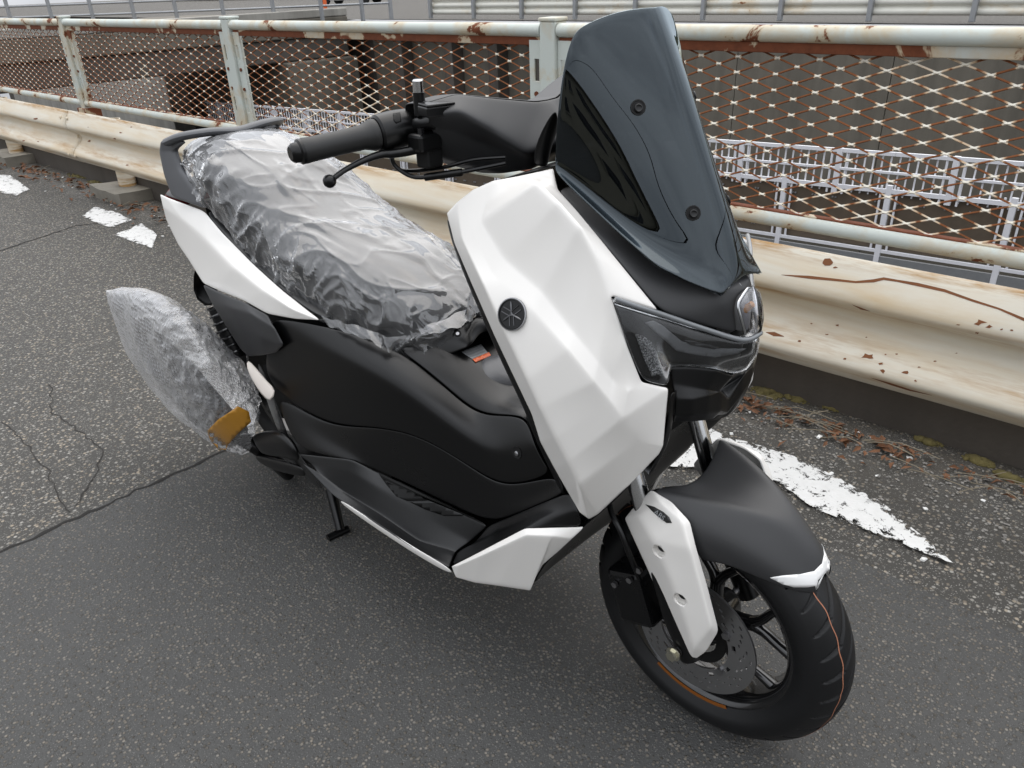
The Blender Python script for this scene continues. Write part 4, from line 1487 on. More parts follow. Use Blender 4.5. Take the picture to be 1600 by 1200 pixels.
for k in range(3):
    a = rad(90 + 120 * k)
    d = up_ * math.sin(a) + xr * math.cos(a)
    e = n0.cross(d)
    o_ = l0 + n0 * 0.0034
    # tuning fork: handle outwards one way, two prongs the other
    tube('emblem_fork', [o_ + d * 0.018, o_ + d * 0.013, o_ + d * 0.004, o_], [0.0006, 0.0017, 0.0010, 0.0012], 'emblem_steel', em, 8, 0)
    for s in (-1, 1):
        tube('emblem_fork', [o_ + d * 0.003, o_ - d * 0.002 + e * (s * 0.0034), o_ - d * 0.008 + e * (s * 0.0036), o_ - d * 0.0165 + e * (s * 0.0036)], [0.0009, 0.0009, 0.0008, 0.0008], 'emblem_steel', em, 6, 0)

# black rim on the rear edge of the leg shield and its inner face
LS = [
 [(697, 333, -.199), (694, 348, -.188), W(-0.40, -0.13, 0.90), W(-0.40, 0, 0.90)],
 [(709, 380, -.204), (703, 392, -.192), W(-0.385, -0.13, 0.85), W(-0.385, 0, 0.85)],
 [(737, 446, -.212), (727, 452, -.198), W(-0.36, -0.14, 0.79), W(-0.36, 0, 0.79)],
 [(772, 526, -.219), (757, 524, -.204), W(-0.33, -0.14, 0.72), W(-0.33, 0, 0.72)],
 [(809, 604, -.221), (793, 600, -.206), W(-0.305, -0.14, 0.65), W(-0.305, 0, 0.65)],
 [(830, 648, -.218), (817, 645, -.205), W(-0.285, -0.14, 0.60), W(-0.285, 0, 0.60)],
 [(843, 691, -.211), (831, 690, -.196), W(-0.265, -0.13, 0.54), W(-0.265, 0, 0.54)],
 [(886, 769, -.188), (876, 775, -.172), W(-0.24, -0.12, 0.44), W(-0.24, 0, 0.44)],
]
sheet_sym('leg_shield', LS, 'black_satin', S, 0.004, 0, 2, toward=W(-2, 0, 1.2))
# top of the cowl behind the screen
sheet_sym('dash_panel', [
 [(864, 263, -.131), W(-0.22, -0.08, 1.02), W(-0.20, 0, 1.03)],
 [(815, 274, -.151), W(-0.30, -0.09, 1.00), W(-0.29, 0, 1.01)],
 [(740, 294, -.181), W(-0.37, -0.10, 0.965), W(-0.37, 0, 0.97)],
 [(697, 333, -.199), W(-0.402, -0.13, 0.905), W(-0.402, 0, 0.905)]], 'black_satin', S, 0.004, 0, 2)
sheet('screen_bracket', [[(870, 163, -.128), (838, 217, -.135), (830, 261, -.140)], [(873, 185, -.118), (852, 227, -.125), (850, 262, -.128)], [(876, 200, -.10), (862, 232, -.11), (858, 262, -.115)]], 'black_matte', S, 0.004, 0, 2)

# ---- nose between screen and headlamp
NS = [
 [(873, 297, -.136), (884, 290, -.118), (930, 285, -.07), W(-0.20, 0, 1.005)],
 [(904, 333, -.139), (922, 325, -.113), (975, 322, -.065), W(-0.150, 0, 0.970)],
 [(941, 376, -.138), (972, 368, -.102), (1020, 362, -.06), W(-0.105, 0, 0.930)],
 [(986, 431, -.127), (1024, 420, -.088), (1065, 408, -.052), W(-0.068, 0, 0.893)],
 [(1031, 486, -.113), (1078, 452, -.064), (1108, 436, -.042), W(-0.036, 0, 0.868)],
 [(1095, 508, -.065), (1128, 474, -.044), (1142, 452, -.028), W(-0.016, 0, 0.852)],
 [(1154, 523, -.022), (1148, 486, -.027), (1152, 465, -.018), W(-0.010, 0, 0.846)],
]
sheet_sym('nose_panel', NS, 'black_grain', S, 0.004, 1, 2)

# ---- windscreen
SC = [
 [(866, 267, -.154), (945, 342, -.130), (1028, 419, -.111), (1133, 467, -.0565), (1161, 424, 0)],
 [(865, 258, -.1475), (938, 322, -.1165), (1019, 392, -.0925), (1120, 437, -.0515), (1158, 398, 0)],
 [(865, 246, -.1465), (930, 292, -.1165), (1010, 352, -.0905), (1100, 388, -.0515), (1150, 362, 0)],
 [(866, 212, -.146), (925, 235, -.119), (985, 262, -.091), (1056, 270, -.050), (1117, 252, 0)],
 [(872, 150, -.142), (918, 160, -.119), (965, 166, -.091), (1024, 168, -.050), (1084, 150, 0)],
 [(882, 90, -.132), (917, 90, -.112), (955, 90, -.083), (1005, 88, -.043), (1057, 76, 0)],
 [(897, 47, -.117), (920, 33, -.098), (953, 18, -.068), (990, 9, -.035), (1028, 7, 0)],
]
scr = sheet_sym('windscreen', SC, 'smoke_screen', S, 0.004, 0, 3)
cv = scr.data.attributes.new('crease_vert', 'FLOAT', 'POINT')
for i_ in (2, 3, 5, 6):
    cv.data[i_].value = 0.9 if i_ in (3, 5) else 0.5
bvs = bvh_of([scr])
for (u, v) in ((997, 168), (1083, 333)):
    l0, n0 = hit(bvs, u, v)
    for s in (1, -1):
        l1, n1 = Vector((l0.x, l0.y * s, l0.z)), Vector((n0.x, n0.y * s, n0.z))
        w_ = disc_on('screen_screw', l1, n1, [(-0.002, 0.0105), (0.0012, 0.0105), (0.0014, 0.0088), (0.0008, 0.0080), (0.0008, 0.0001)], 'dark_void', scr, 28)
        disc_on('screw_head', l1 + n1 * 0.001 - W(0, 0, 0.0012), n1, [(0.0, 0.0062), (0.0022, 0.0058), (0.0028, 0.0045), (0.0018, 0.0026), (0.0018, 0.0001)], 'black_satin', w_, 20)

# ---- headlamp
HL = [
 [(953, 463, -.175), (990, 475, -.150), (1031, 487, -.116), (1095, 509, -.066), (1155, 526, -.022), W(0.000, 0, 0.784)],
 [(960, 474, -.180), (995, 487, -.155), (1035, 500, -.121), (1097, 521, -.071), (1156, 538, -.026), W(0.024, 0, 0.782)],
 [(972, 516, -.178), (1008, 527, -.152), (1045, 541, -.118), (1103, 556, -.071), (1153, 562, -.028), W(0.024, 0, 0.754)],
 [(1003, 596, -.162), (1046, 606, -.132), (1049, 571, -.114), (1115, 576, -.064), (1148, 586, -.024), W(0.008, 0, 0.724)],
]
hous = [[(v if isinstance(v, Vector) else Y(*v)) for v in r] for r in HL]
housing = [[Vector((p.x - 0.022, p.y * 0.93, p.z - 0.004)) for p in r] for r in hous]
hb = sheet_sym('headlamp_housing', housing, 'dark_void', S, 0.003, 0, 2)
lens = sheet_sym('headlamp_lens', hous, 'lamp_lens', S, 0.003, 1, 2)
bvl = bvh_of([hb])
def inner(name, poly, mat, off=0.006):
    return decal(name, poly, bvl, mat, hb, off, 5, 0.002)
inner('light_guide', [(1005, 504), (1018, 501), (1032, 508), (1062, 532), (1110, 543), (1160, 543), (1150, 549), (1115, 556), (1085, 553), (1055, 547), (1030, 525)], 'lamp_grey')
inner('reflector_slot', [(1065, 530), (1080, 531), (1120, 540), (1112, 543), (1075, 537)], 'black_gloss', 0.009)
inner('turn_signal', [(990, 521), (1002, 524), (1015, 534), (1024, 552), (1030, 575), (1030, 590), (1016, 586), (1004, 560)], 'signal_crystal')
# added grey tube painting the sky's sheen along the upper edge of the lens
br = [hous[1][i].lerp(hous[0][i], 0.35) + W(0.004, 0, 0.004) for i in range(6)]
br[-1].y = 0
full = br + [Vector((p.x, -p.y, p.z)) for p in reversed(br[:-1])]
tube('lens_sky_sheen', full, 0.0038, 'sky_sheen_grey', lens, 10, 4)
# centre position lamp
PL = [[(1165, 452, -.003), W(0.006, 0, 0.862)],
      [(1156, 465, -.020), W(0.018, 0, 0.848)],
      [(1151, 477, -.030), W(0.028, 0, 0.832)],
      [(1157, 500, -.028), W(0.034, 0, 0.808)],
      [(1163, 522, -.020), W(0.030, 0, 0.786)]]
pl_ = sheet_sym('position_lamp', PL, 'lamp_clear', S, 0.003, 0, 2)
PB = [[(Y(*r[0]) + W(-0.018, 0, -0.003)), r[1] + W(-0.022, 0, 0)] for r in PL]
pb = sheet_sym('lamp_back', PB, 'lamp_grey', pl_, 0.002, 0, 2)
tube('bulb', [W(-0.008, -0.004, 0.815), W(0.006, -0.004, 0.83)], [0.006, 0.005], 'amber', pb, 10)
tube('lamp_rim', [Vector((p.x + 0.002, p.y, p.z)) for p in [Y(*r[0]) for r in PL][::-1]] + [Vector((p.x + 0.002, -p.y, p.z)) for p in [Y(*r[0]) for r in PL]], 0.0022, 'lamp_chrome', pl_, 8, 3)

# ---- beak below the headlamp
BK = [
 [(1048, 573, -.112), (1085, 573, -.082), (1120, 578, -.055), (1145, 588, -.024), W(-0.004, 0, 0.716)],
 [(1051, 600, -.112), (1075, 605, -.092), (1105, 608, -.066), (1125, 612, -.035), W(-0.034, 0, 0.680)],
 [(1056, 625, -.114), (1082, 624, -.096), (1108, 619, -.066), (1127, 611, -.034), W(-0.016, 0, 0.668)],
 [(1054, 649, -.112), (1082, 648, -.092), (1106, 646, -.064), (1126, 643, -.032), W(-0.016, 0, 0.640)],
 [(1050, 660, -.104), (1075, 660, -.085), (1098, 658, -.06), (1115, 655, -.03), W(-0.045, 0, 0.632)],
]
sheet_sym('beak', BK, 'black_satin', S, 0.004, 2, 2)
sheet('cowl_inner_edge', [[(1046, 608, -.130), (1044, 640, -.131), (1036, 700, -.131), (1005, 742, -.143)], [(1058, 612, -.114), (1054, 650, -.110), (1048, 700, -.100), (1018, 748, -.11)], [W(-0.06, -0.085, 0.72), W(-0.07, -0.085, 0.65), W(-0.10, -0.08, 0.60), W(-0.14, -0.08, 0.55)]], 'black_matte', S, 0.003, 0, 2)

# inner body and front inner fender: dark masses behind the panels
def loft_x(name, secs, mat, parent, post=1):
    rows = []
    for (x, w, z0, z1) in secs:
        rows.append([W(x, -w, z0), W(x, -w, z1), W(x, w, z1), W(x, w, z0)])
    vs = [p for r in rows for p in r]
    fs = grid_faces(len(rows), 4, True) + [(0, 1, 2, 3), tuple(len(vs) - 4 + i for i in (3, 2, 1, 0))]
    o = mesh(name, vs, fs, mat, parent)
    mods(o, 1, 0, post)
    return o
loft_x('inner_body', [(-0.09, 0.08, 0.60, 0.80), (-0.20, 0.12, 0.50, 0.90), (-0.29, 0.13, 0.42, 0.88), (-0.36, 0.10, 0.30, 0.50), (-0.50, 0.10, 0.22, 0.48), (-0.8, 0.11, 0.2, 0.56), (-1.0, 0.13, 0.25, 0.60), (-1.25, 0.11, 0.42, 0.68), (-1.5, 0.07, 0.62, 0.76)], 'dark_void', S)
IFr = [
 [(834, 915, -.182), W(-0.315, -0.10, 0.21), W(-0.325, 0, 0.20)],
 [(848, 886, -.178), W(-0.295, -0.10, 0.27), W(-0.305, 0, 0.27)],
 [(880, 857, -.170), W(-0.255, -0.10, 0.345), W(-0.265, 0, 0.345)],
 [(916, 823, -.160), W(-0.215, -0.10, 0.425), W(-0.215, 0, 0.425)],
 [(962, 787, -.156), W(-0.175, -0.09, 0.50), W(-0.165, 0, 0.50)],
 [(1005, 744, -.143), W(-0.135, -0.08, 0.575), W(-0.120, 0, 0.575)],
]
sheet_sym('inner_fender', IFr, 'black_satin', S, 0.004, 0, 2)

# ---- handlebar
hbv = [
 [(668, 162, -.195), (714, 149, -.150), (774, 155, -.088), (837, 160, -.025), W(-0.375, 0, 1.075)],
 [(668, 180, -.206), (717, 174, -.176), (770, 206, -.128), (822, 238, -.088), W(-0.32, 0, 1.03)],
 [(672, 194, -.194), (715, 206, -.158), (760, 222, -.112), (828, 247, -.070), W(-0.335, 0, 1.01)],
 [(690, 243, -.160), (735, 256, -.125), (785, 269, -.085), (832, 262, -.05), W(-0.385, 0, 0.98)],
]
hb_rows = [[pt(p) for p in r] for r in hbv]
back = [[Vector((p.x - 0.055, p.y, p.z - 0.006)) for p in r] for r in (hb_rows[3], hb_rows[0])]
hc = sheet_sym('handlebar_cover', hb_rows + back + [hb_rows[0]], 'black_grain', S, 0.003, 2, 2)
gA, gB = Y(470, 237, -.358), Y(592, 209, -.238)
gd = (gB - gA).normalized()
def mir(p):
    return Vector((p.x, -p.y, p.z))
for s in (0, 1):
    f_ = (lambda p: p) if s == 0 else mir
    g = tube('grip', [f_(gA + gd * t) for t in (0, 0.004, 0.02, 0.06, 0.095, 0.108, 0.112, 0.118)], [0.0165, 0.018, 0.0172, 0.0170, 0.0176, 0.0215, 0.023, 0.0225], 'grip_rubber', S, 28)
    tube('bar_end', [f_(gA - gd * t) for t in (0.016, 0.012, 0.004, 0.002, -0.002)], [0.010, 0.0135, 0.0145, 0.018, 0.018], 'black_satin', g, 20)
    # moulded ribs on the grip
    w0 = gd.cross(W(0, 0, 1)).normalized()
    w1 = w0.cross(gd)
    for (al, pts_) in ((200, [(0.012, 0), (0.03, 6), (0.045, 24), (0.065, 28), (0.085, 50)]), (230, [(0.015, 0), (0.03, 4), (0.045, 20), (0.07, 24), (0.09, 42)]), (150, [(0.012, 0), (0.03, 6), (0.045, 24), (0.07, 28), (0.09, 46)])):
        pp_ = []
        for t, da in pts_:
            an = rad(al + da)
            pp_.append(f_(gA + gd * t + (w0 * math.cos(an) + w1 * math.sin(an)) * 0.0172))
        tube('grip_rib', pp_, 0.0011, 'grip_rubber', g, 6, 3)
    sw = tube('switch_housing', [f_(gA + gd * t) for t in (0.119, 0.122, 0.150, 0.172, 0.178)], [0.024, 0.0275, 0.0285, 0.027, 0.02], 'black_matte', S, 28)
    bs = Y(655, 158, -.192)
    st = tube('mirror_stem', [f_(bs + W(0, 0, z)) for z in (-0.02, 0.0, 0.012)], 0.0088, 'black_satin', S, 18)
    tube('stem_cap', [f_(bs + W(0, 0, z)) for z in (0.0125, 0.028, 0.030)], [0.0078, 0.0078, 0.006], 'chrome', st, 18)
    rs = bpy.data.objects.new
    a_, b_ = Y(660, 176, -.212), Y(708, 171, -.165)
    dv = (b_ - a_).normalized()
    nv = W(0, 0, 1)
    sv = dv.cross(nv).normalized()
    bm = bmesh.new()
    for lo, hi, zz0, zz1 in ((0, 1, -0.006, 0.008), (0.02, 0.98, 0.008, 0.012)):
        q = []
        for zz in (zz0, zz1):
            for (t, w_) in ((lo, -0.017), (hi, -0.012), (hi, 0.012), (lo, 0.017)):
                q.append(bm.verts.new(f_(a_.lerp(b_, t) + sv * w_ + nv * zz)))
        for fidx in ((3, 2, 1, 0), (4, 5, 6, 7), (0, 1, 5, 4), (1, 2, 6, 5), (2, 3, 7, 6), (3, 0, 4, 7)):
            bm.faces.new([q[i] for i in fidx])
    bmesh.ops.recalc_face_normals(bm, faces=bm.faces)
    rv = bm_obj('brake_reservoir', bm, 'black_satin', S, False)
    bevel(rv, 0.003, 3)
    lv = [(664, 228, -.200), (640, 236, -.215), (612, 240, -.235), (596, 241, -.25), (570, 250, -.275), (540, 265, -.305), (519, 280, -.33)]
    tube('brake_lever', [f_(pt(p)) for p in lv], [0.010, 0.0085, 0.0085, 0.0075, 0.006, 0.005, 0.005], 'black_satin', S, 12, 4, flat=0.8)
    e_ = f_(Y(515, 283, -.334))
    bm = bmesh.new()
    bmesh.ops.create_uvsphere(bm, u_segments=20, v_segments=12, radius=0.0098)
    for v in bm.verts:
        v.co = v.co + e_
    bm_obj('lever_ball', bm, 'black_satin', S)
    o = boxo('lever_bracket', (-0.016, -0.022, -0.012), (0.016, 0.022, 0.014), 'black_satin', S, 0.005, None, f_(Y(664, 222, -.195)))
    q_ = f_(Y(656, 220, -.205)) + W(0.004, 0, 0.010)
    tube('pivot_bolt', [q_, q_ + W(0, 0, 0.008)], 0.0055, 'black_gloss', o, 6)
    o = boxo('switch_block', (-0.016, -0.016, -0.02), (0.012, 0.016, 0.012), 'dark_void', S, 0.004, None, f_(Y(672, 240, -.185)))
    tube('cable', [f_(pt(p)) for p in ((612, 243, -.225), (615, 256, -.222), (628, 268, -.214), (650, 277, -.20), (690, 274, -.18), (735, 266, -.155), (790, 255, -.12))], 0.0034, 'black_satin', S, 8, 4)
    tube('cable', [f_(pt(p)) for p in ((610, 245, -.22), (620, 262, -.21), (640, 267, -.20), (690, 262, -.17), (740, 250, -.14), (790, 246, -.11))], 0.003, 'black_satin', S, 8, 4)
    tube('cable_sleeve', [f_(pt(p)) for p in ((664, 277, -.194), (722, 269, -.162))], 0.0058, 'black_satin', S, 10)
    tube('bar_tube', [f_(gA + gd * 0.17), f_(Y(672, 190, -.19)), f_(Y(735, 200, -.13))], 0.0115, 'black_satin', S, 14)
bvw = bvh_of([o_ for o_ in bpy.data.objects if o_.name == 'switch_housing'])
sb = decal('start_button', [(614, 178), (625, 176), (627, 190), (619, 193), (615, 188)], bvw, 'dark_void', bpy.data.objects['switch_housing'], 0.001, 3)

# ---- body sides, tunnel, footboards
BS = [
 [(418, 494, -.212), (512, 508, -.184), (613, 541, -.140), (653, 567, -.130), (700, 607, -.120), (735, 638, -.115), (765, 649, -.112), (822, 646, -.110)],
 [(421, 513, -.2145), (522, 543, -.199), (596, 576, -.185), (646, 609, -.172), (696, 647, -.160), (744, 684, -.148), (783, 702, -.140), (834, 688, -.135)],
 [(415, 537, -.2155), (519, 562, -.205), (589, 594, -.193), (639, 626, -.179), (690, 664, -.166), (739, 699, -.153), (781, 719, -.144), (841, 704, -.138)],
 [(408, 574, -.2145), (505, 604, -.205), (577, 632, -.196), (635, 655, -.182), (689, 687, -.168), (740, 718, -.155), (785, 743, -.146), (852, 724, -.140)],
 [(424, 608, -.212), (508, 667, -.200), (575, 667, -.196), (640, 676, -.182), (695, 704, -.169), (745, 738, -.157), (790, 764, -.148), (866, 742, -.142)],
]
sheet('side_cover', BS, 'black_matte', S, 0.004, 0, 3)
LW_ = [
 [(424, 608, -.209), (508, 667, -.197), (575, 666, -.193), (640, 675, -.181), (695, 703, -.169), (745, 737, -.159), (790, 764, -.151), (866, 742, -.145)],
 [(440, 655, -.222), (515, 693, -.207), (580, 696, -.192), (655, 725, -.177), (720, 760, -.166), (772, 788, -.158), (815, 790, -.154), (876, 755, -.148)],
 [(463, 708, -.236), (548, 717, -.216), (592, 737, -.190), (677, 777, -.174), (763, 820, -.163), (796, 808, -.160), (840, 788, -.160), (888, 768, -.156)],
]
sheet('lower_side_panel', LW_, 'black_satin', S, 0.004, 0, 3)
# rear edge wrap of the lower panel (runs down to the footboard end)
sheet('panel_edge', [[(407, 572, -.214), (424, 610, -.210), (440, 657, -.220), (463, 710, -.235), (510, 765, -.247)], [(398, 560, -.19), (410, 610, -.185), (428, 665, -.19), (455, 722, -.21), (500, 772, -.235)]], 'black_satin', S, 0.004, 0, 2)
FB = [
 [(463, 709, -.237), (548, 718, -.215), (592, 738, -.189), (677, 778, -.173), (763, 821, -.162)],
 [(484, 724, -.236), (545, 737, -.222), (598, 765, -.205), (672, 812, -.190), (735, 846, -.178)],
 [(494, 735, -.240), (538, 768, -.230), (595, 803, -.222), (655, 845, -.214), (712, 861, -.200)],
 [(489, 733, -.243), (531, 768, -.236), (592, 808, -.232), (652, 850, -.226), (708, 869, -.213)],
 [(470, 722, -.249), (520, 774, -.249), (590, 818, -.249), (652, 858, -.244), (702, 887, -.236)],
]
fb = sheet('footboard', FB, 'black_floor', S, 0.004, 2, 2)
bvb = bvh_of([fb[0]])
decal('grip_mat', [(590, 738), (612, 745), (650, 765), (680, 779), (665, 782), (637, 783), (620, 776), (604, 757)], bvb, 'dark_void', fb[0], 0.0015, 6)
decal('grip_mat', [(640, 784), (668, 783), (690, 785), (724, 803), (722, 806), (695, 806), (665, 796)], bvb, 'black_matte', fb[0], 0.0015, 6)
sheet('footboard_front', [
 [(763, 820, -.163), (796, 807, -.160), (840, 788, -.160), (890, 768, -.158)],
 [(738, 850, -.180), (785, 826, -.176), (845, 800, -.172), (897, 782, -.165)],
 [(712, 862, -.200), (770, 838, -.196), (850, 806, -.184), (904, 800, -.172)],
 [(704, 884, -.236), (748, 862, -.228), (820, 826, -.206), (912, 824, -.166)]], 'black_satin', S, 0.004, 1, 2)
# tunnel top between the side covers
TT = [
 [(613, 541, -.140), (655, 535, -.105), (690, 523, -.06), W(-0.70, 0, 0.64)],
 [(653, 567, -.130), (682, 560, -.100), (718, 545, -.055), W(-0.64, 0, 0.615)],
 [(700, 607, -.120), (716, 591, -.096), (752, 572, -.050), W(-0.58, 0, 0.595)],
 [(735, 638, -.115), (752, 615, -.092), (782, 600, -.048), W(-0.53, 0, 0.575)],
 [(765, 649, -.112), (785, 628, -.090), (808, 622, -.046), W(-0.48, 0, 0.555)],
 [(822, 646, -.110), (824, 636, -.088), (830, 630, -.045), W(-0.42, 0, 0.545)],
 [W(-0.33, -0.11, 0.545), W(-0.33, -0.09, 0.56), W(-0.33, -0.045, 0.575), W(-0.33, 0, 0.58)],
]
tt = sheet_sym('tunnel_cover', TT, 'black_matte', S, 0.004, 0, 2)
bvt = bvh_of([tt])
# seat-latch step in front of the seat
stp = sheet_sym('tunnel_step', [
 [(648, 520, -.098), (690, 506, -.055), W(-0.66, 0, 0.675)],
 [(656, 530, -.098), (700, 512, -.055), W(-0.615, 0, 0.672)],
 [(676, 551, -.092), (722, 530, -.052), W(-0.565, 0, 0.652)],
 [(688, 560, -.086), (735, 541, -.050), W(-0.555, 0, 0.630)]], 'black_satin', S, 0.004, 1, 2)
bvp = bvh_of([stp])
l0, n0 = hit(bvp, 715, 521)
hh = disc_on('screw_hole', l0, n0, [(-0.001, 0.0072), (0.0008, 0.0072), (0.0008, 0.006), (0.0003, 0.0055), (0.0003, 0.0001)], 'dark_void', stp, 24)
disc_on('screw_head', l0 + n0 * 0.0004 - W(0, 0, 0.001), n0, [(0.0, 0.0038), (0.0014, 0.0034), (0.0014, 0.0001)], 'steel', hh, 16)
lb = decal('warning_label', [(721, 550), (751, 538), (764, 554), (741, 564)], bvt, 'label_grey', tt, 0.001, 4, 0.0005)
decal('label_stripe', [(738, 562), (764, 551), (767, 556), (743, 567)], bvt, 'label_orange', lb, 0.0016, 4, 0.0005)
for k in range(4):
    decal('label_line', [(725 + k * 4, 551 + k * 3), (749 + k * 4, 541 + k * 3.2), (750 + k * 4, 542 + k * 3.2), (726 + k * 4, 552 + k * 3)], bvt, 'decal_grey', lb, 0.0018, 3, 0)
l0, n0 = hit(bvt, 786, 580)
disc_on('fuel_lid', l0, n0, [(-0.002, 0.046), (0.003, 0.045), (0.008, 0.038), (0.011, 0.02), (0.0115, 0.0001)], 'grey_satin', tt, 40)
o = disc_on('lid_groove', l0 - n0 * 0.001, n0, [(0.0, 0.052), (0.0025, 0.051), (0.0025, 0.046)], 'dark_void', tt, 40)
bvb2 = bvh_of([x for x in bpy.data.objects if x.name.startswith('side_cover') and x.data.vertices[0].co.y < 0])
l0, n0 = hit(bvb2, 808, 707)
hh = disc_on('panel_clip', l0, n0, [(-0.001, 0.011), (0.001, 0.011), (0.0006, 0.0085), (0.0004, 0.0001)], 'dark_void', S, 24)
disc_on('clip_head', l0 + n0 * 0.0005 - W(0, 0, 0.002), n0, [(0.0, 0.0052), (0.0022, 0.0045), (0.003, 0.003), (0.003, 0.0001)], 'steel', hh, 16)

# white lower cowl with the thin strip along the footboard
WLv = [(705, 885, -.240), (748, 863, -.231), (820, 825, -.208), (866, 824, -.188), (913, 824, -.164),
       (716, 884, -.2425), (752, 868, -.2385), (822, 836, -.218), (862, 838, -.200), (893, 842, -.178),
       (712, 903, -.237), (742, 912, -.228), (775, 917, -.216), (828, 925, -.190), (833, 908, -.186), (848, 884, -.181), (872, 862, -.175)]
WLf = [(0, 1, 6, 5), (1, 2, 7, 6), (2, 3, 8, 7), (3, 4, 9, 8), (5, 6, 11, 10), (6, 7, 12, 11), (7, 8, 13, 12), (8, 15, 14, 13), (8, 9, 16, 15), (0, 5, 10), (9, 4, 16)]
panel('lower_cowl', WLv, WLf, 'white_paint', S, 0.005, 3, 1, True)
sheet('cowl_strip', [[(528, 779, -.251), (565, 804, -.251), (600, 826, -.250), (655, 862, -.246), (706, 890, -.2415)], [(529, 786, -.248), (565, 812, -.247), (600, 836, -.246), (655, 872, -.243), (712, 904, -.2365)]], 'white_paint', S, 0.004, 0, 2)
sheet_sym('belly_pan', [[(528, 784, -.247), W(-0.80, -0.14, 0.20), W(-0.80, 0, 0.18)], [(600, 834, -.245), W(-0.62, -0.14, 0.18), W(-0.62, 0, 0.16)], [(712, 903, -.236), W(-0.45, -0.13, 0.18), W(-0.45, 0, 0.16)], [(775, 917, -.214), W(-0.36, -0.12, 0.19), W(-0.36, 0, 0.18)], [(828, 925, -.188), W(-0.32, -0.10, 0.205), W(-0.325, 0, 0.198)]], 'dark_void', S, 0.004, 0, 2, toward=W(-0.5, 0, -2))

# ---- tail
TLv = [(249, 303, -.128), (262, 309, -.135), (318, 329, -.150), (345, 362, -.168), (393, 410, -.180), (440, 452, -.186), (502, 501, -.183),
       (253, 322, -.138), (285, 345, -.160), (318, 372, -.182), (362, 415, -.205), (410, 452, -.212), (455, 482, -.206),
       (259, 343, -.138), (277, 382, -.158), (296, 410, -.178), (316, 443, -.198), (342, 455, -.208), (380, 470, -.215), (417, 491, -.216), (460, 499, -.203)]
TLf = [(0, 1, 8, 7), (1, 2, 9, 8), (2, 3, 9), (3, 4, 10, 9), (4, 5, 11, 10), (5, 6, 12, 11), (7, 8, 14, 13), (8, 9, 15, 14), (9, 10, 16, 15), (10, 17, 16), (10, 11, 18, 17), (11, 19, 18), (11, 12, 20, 19), (12, 6, 20)]
tl = panel('tail_panel', TLv, TLf, 'white_paint', S, 0.004, 2, 2, True)
sheet('tail_inner_panel', [[(318, 329, -.148), (345, 362, -.166), (393, 410, -.178), (440, 452, -.184), (500, 500, -.182)], [(334, 326, -.130), (368, 360, -.140), (415, 408, -.150), (470, 450, -.15), (540, 500, -.15)]], 'black_floor', S, 0.004, 0, 2)
sheet_sym('tail_top', [[(249, 303, -.127), W(-1.60, -0.06, 0.80), W(-1.62, 0, 0.80)], [(262, 308, -.134), W(-1.54, -0.07, 0.83), W(-1.55, 0, 0.835)], [(318, 328, -.146), W(-1.42, -0.08, 0.83), W(-1.42, 0, 0.84)]], 'black_matte', S, 0.004, 0, 2)
sheet_sym('tail_lamp', [[(249, 303, -.126), W(-1.635, -0.06, 0.80), W(-1.645, 0, 0.80)], [(259, 343, -.136), W(-1.60, -0.06, 0.74), W(-1.61, 0, 0.735)]], 'tail_red', S, 0.004, 0, 2, toward=W(-4, 0, 1))
# black cover on the tail side
RC = [[(315, 444, -.199), (345, 458, -.210), (382, 472, -.217), (417, 492, -.218)],
      [(330, 475, -.203), (356, 480, -.222), (392, 490, -.230), (428, 513, -.226)],
      [(352, 510, -.205), (376, 515, -.222), (408, 528, -.232), (442, 540, -.226)],
      [(376, 547, -.204), (388, 558, -.213), (412, 556, -.218), (432, 551, -.218)]]
sheet('rear_side_cover', RC, 'black_grain', S, 0.006, 2, 2)
# grab rail
GRv = [(246, 237, -.150), (249, 222, -.150), (268, 210, -.140), (285, 224, -.135), (271, 236, -.140),
       (254, 275, -.155), (266, 308, -.158), (321, 328, -.155), (302, 292, -.150), (280, 262, -.145)]
GRf = [(0, 1, 2, 3), (0, 3, 4), (0, 4, 9, 5), (5, 9, 8, 6), (8, 7, 6)]
panel('grab_rail', GRv, GRf, 'grey_satin', S, 0.016, 2, 2, True)
bar = [Y(262, 222, -.146), Y(285, 213, -.128), Y(330, 206, -.07), Y(372, 204, 0.0)]
bar[-1].y = 0
tube('grab_bar', bar + [mir(p) for p in reversed(bar[:-1])], 0.016, 'grey_satin', S, 14, 5, flat=0.62)
# rear mudguard, shock absorber
sheet_sym('rear_mudguard', [[(300, 438, -.165), W(-1.52, -0.09, 0.66), W(-1.54, 0, 0.66)], [(303, 474, -.150), W(-1.56, -0.09, 0.60), W(-1.58, 0, 0.60)], [(338, 489, -.150), W(-1.50, -0.09, 0.545), W(-1.52, 0, 0.55)]], 'dark_void', S, 0.004, 0, 1)
sa, sb_ = Y(340, 480, -.175), Y(372, 556, -.165)
shock = tube('shock_absorber', [sa, sb_], 0.0235, 'black_satin', S, 16, mirror=True)
for k, so in enumerate(shock):
    f_ = (lambda p: p) if k == 0 else mir
    d = (sb_ - sa)
    t_ = d.normalized()
    u_ = t_.orthogonal().normalized()
    w_ = t_.cross(u_)
    hp = []
    for i in range(170):
        a = i / 26 * 2 * math.pi
        hp.append(f_(sa + d * (i / 169) + (u_ * math.cos(a) + w_ * math.sin(a)) * 0.0245))
    tube('spring', hp, 0.0042, 'black_gloss', so, 8)
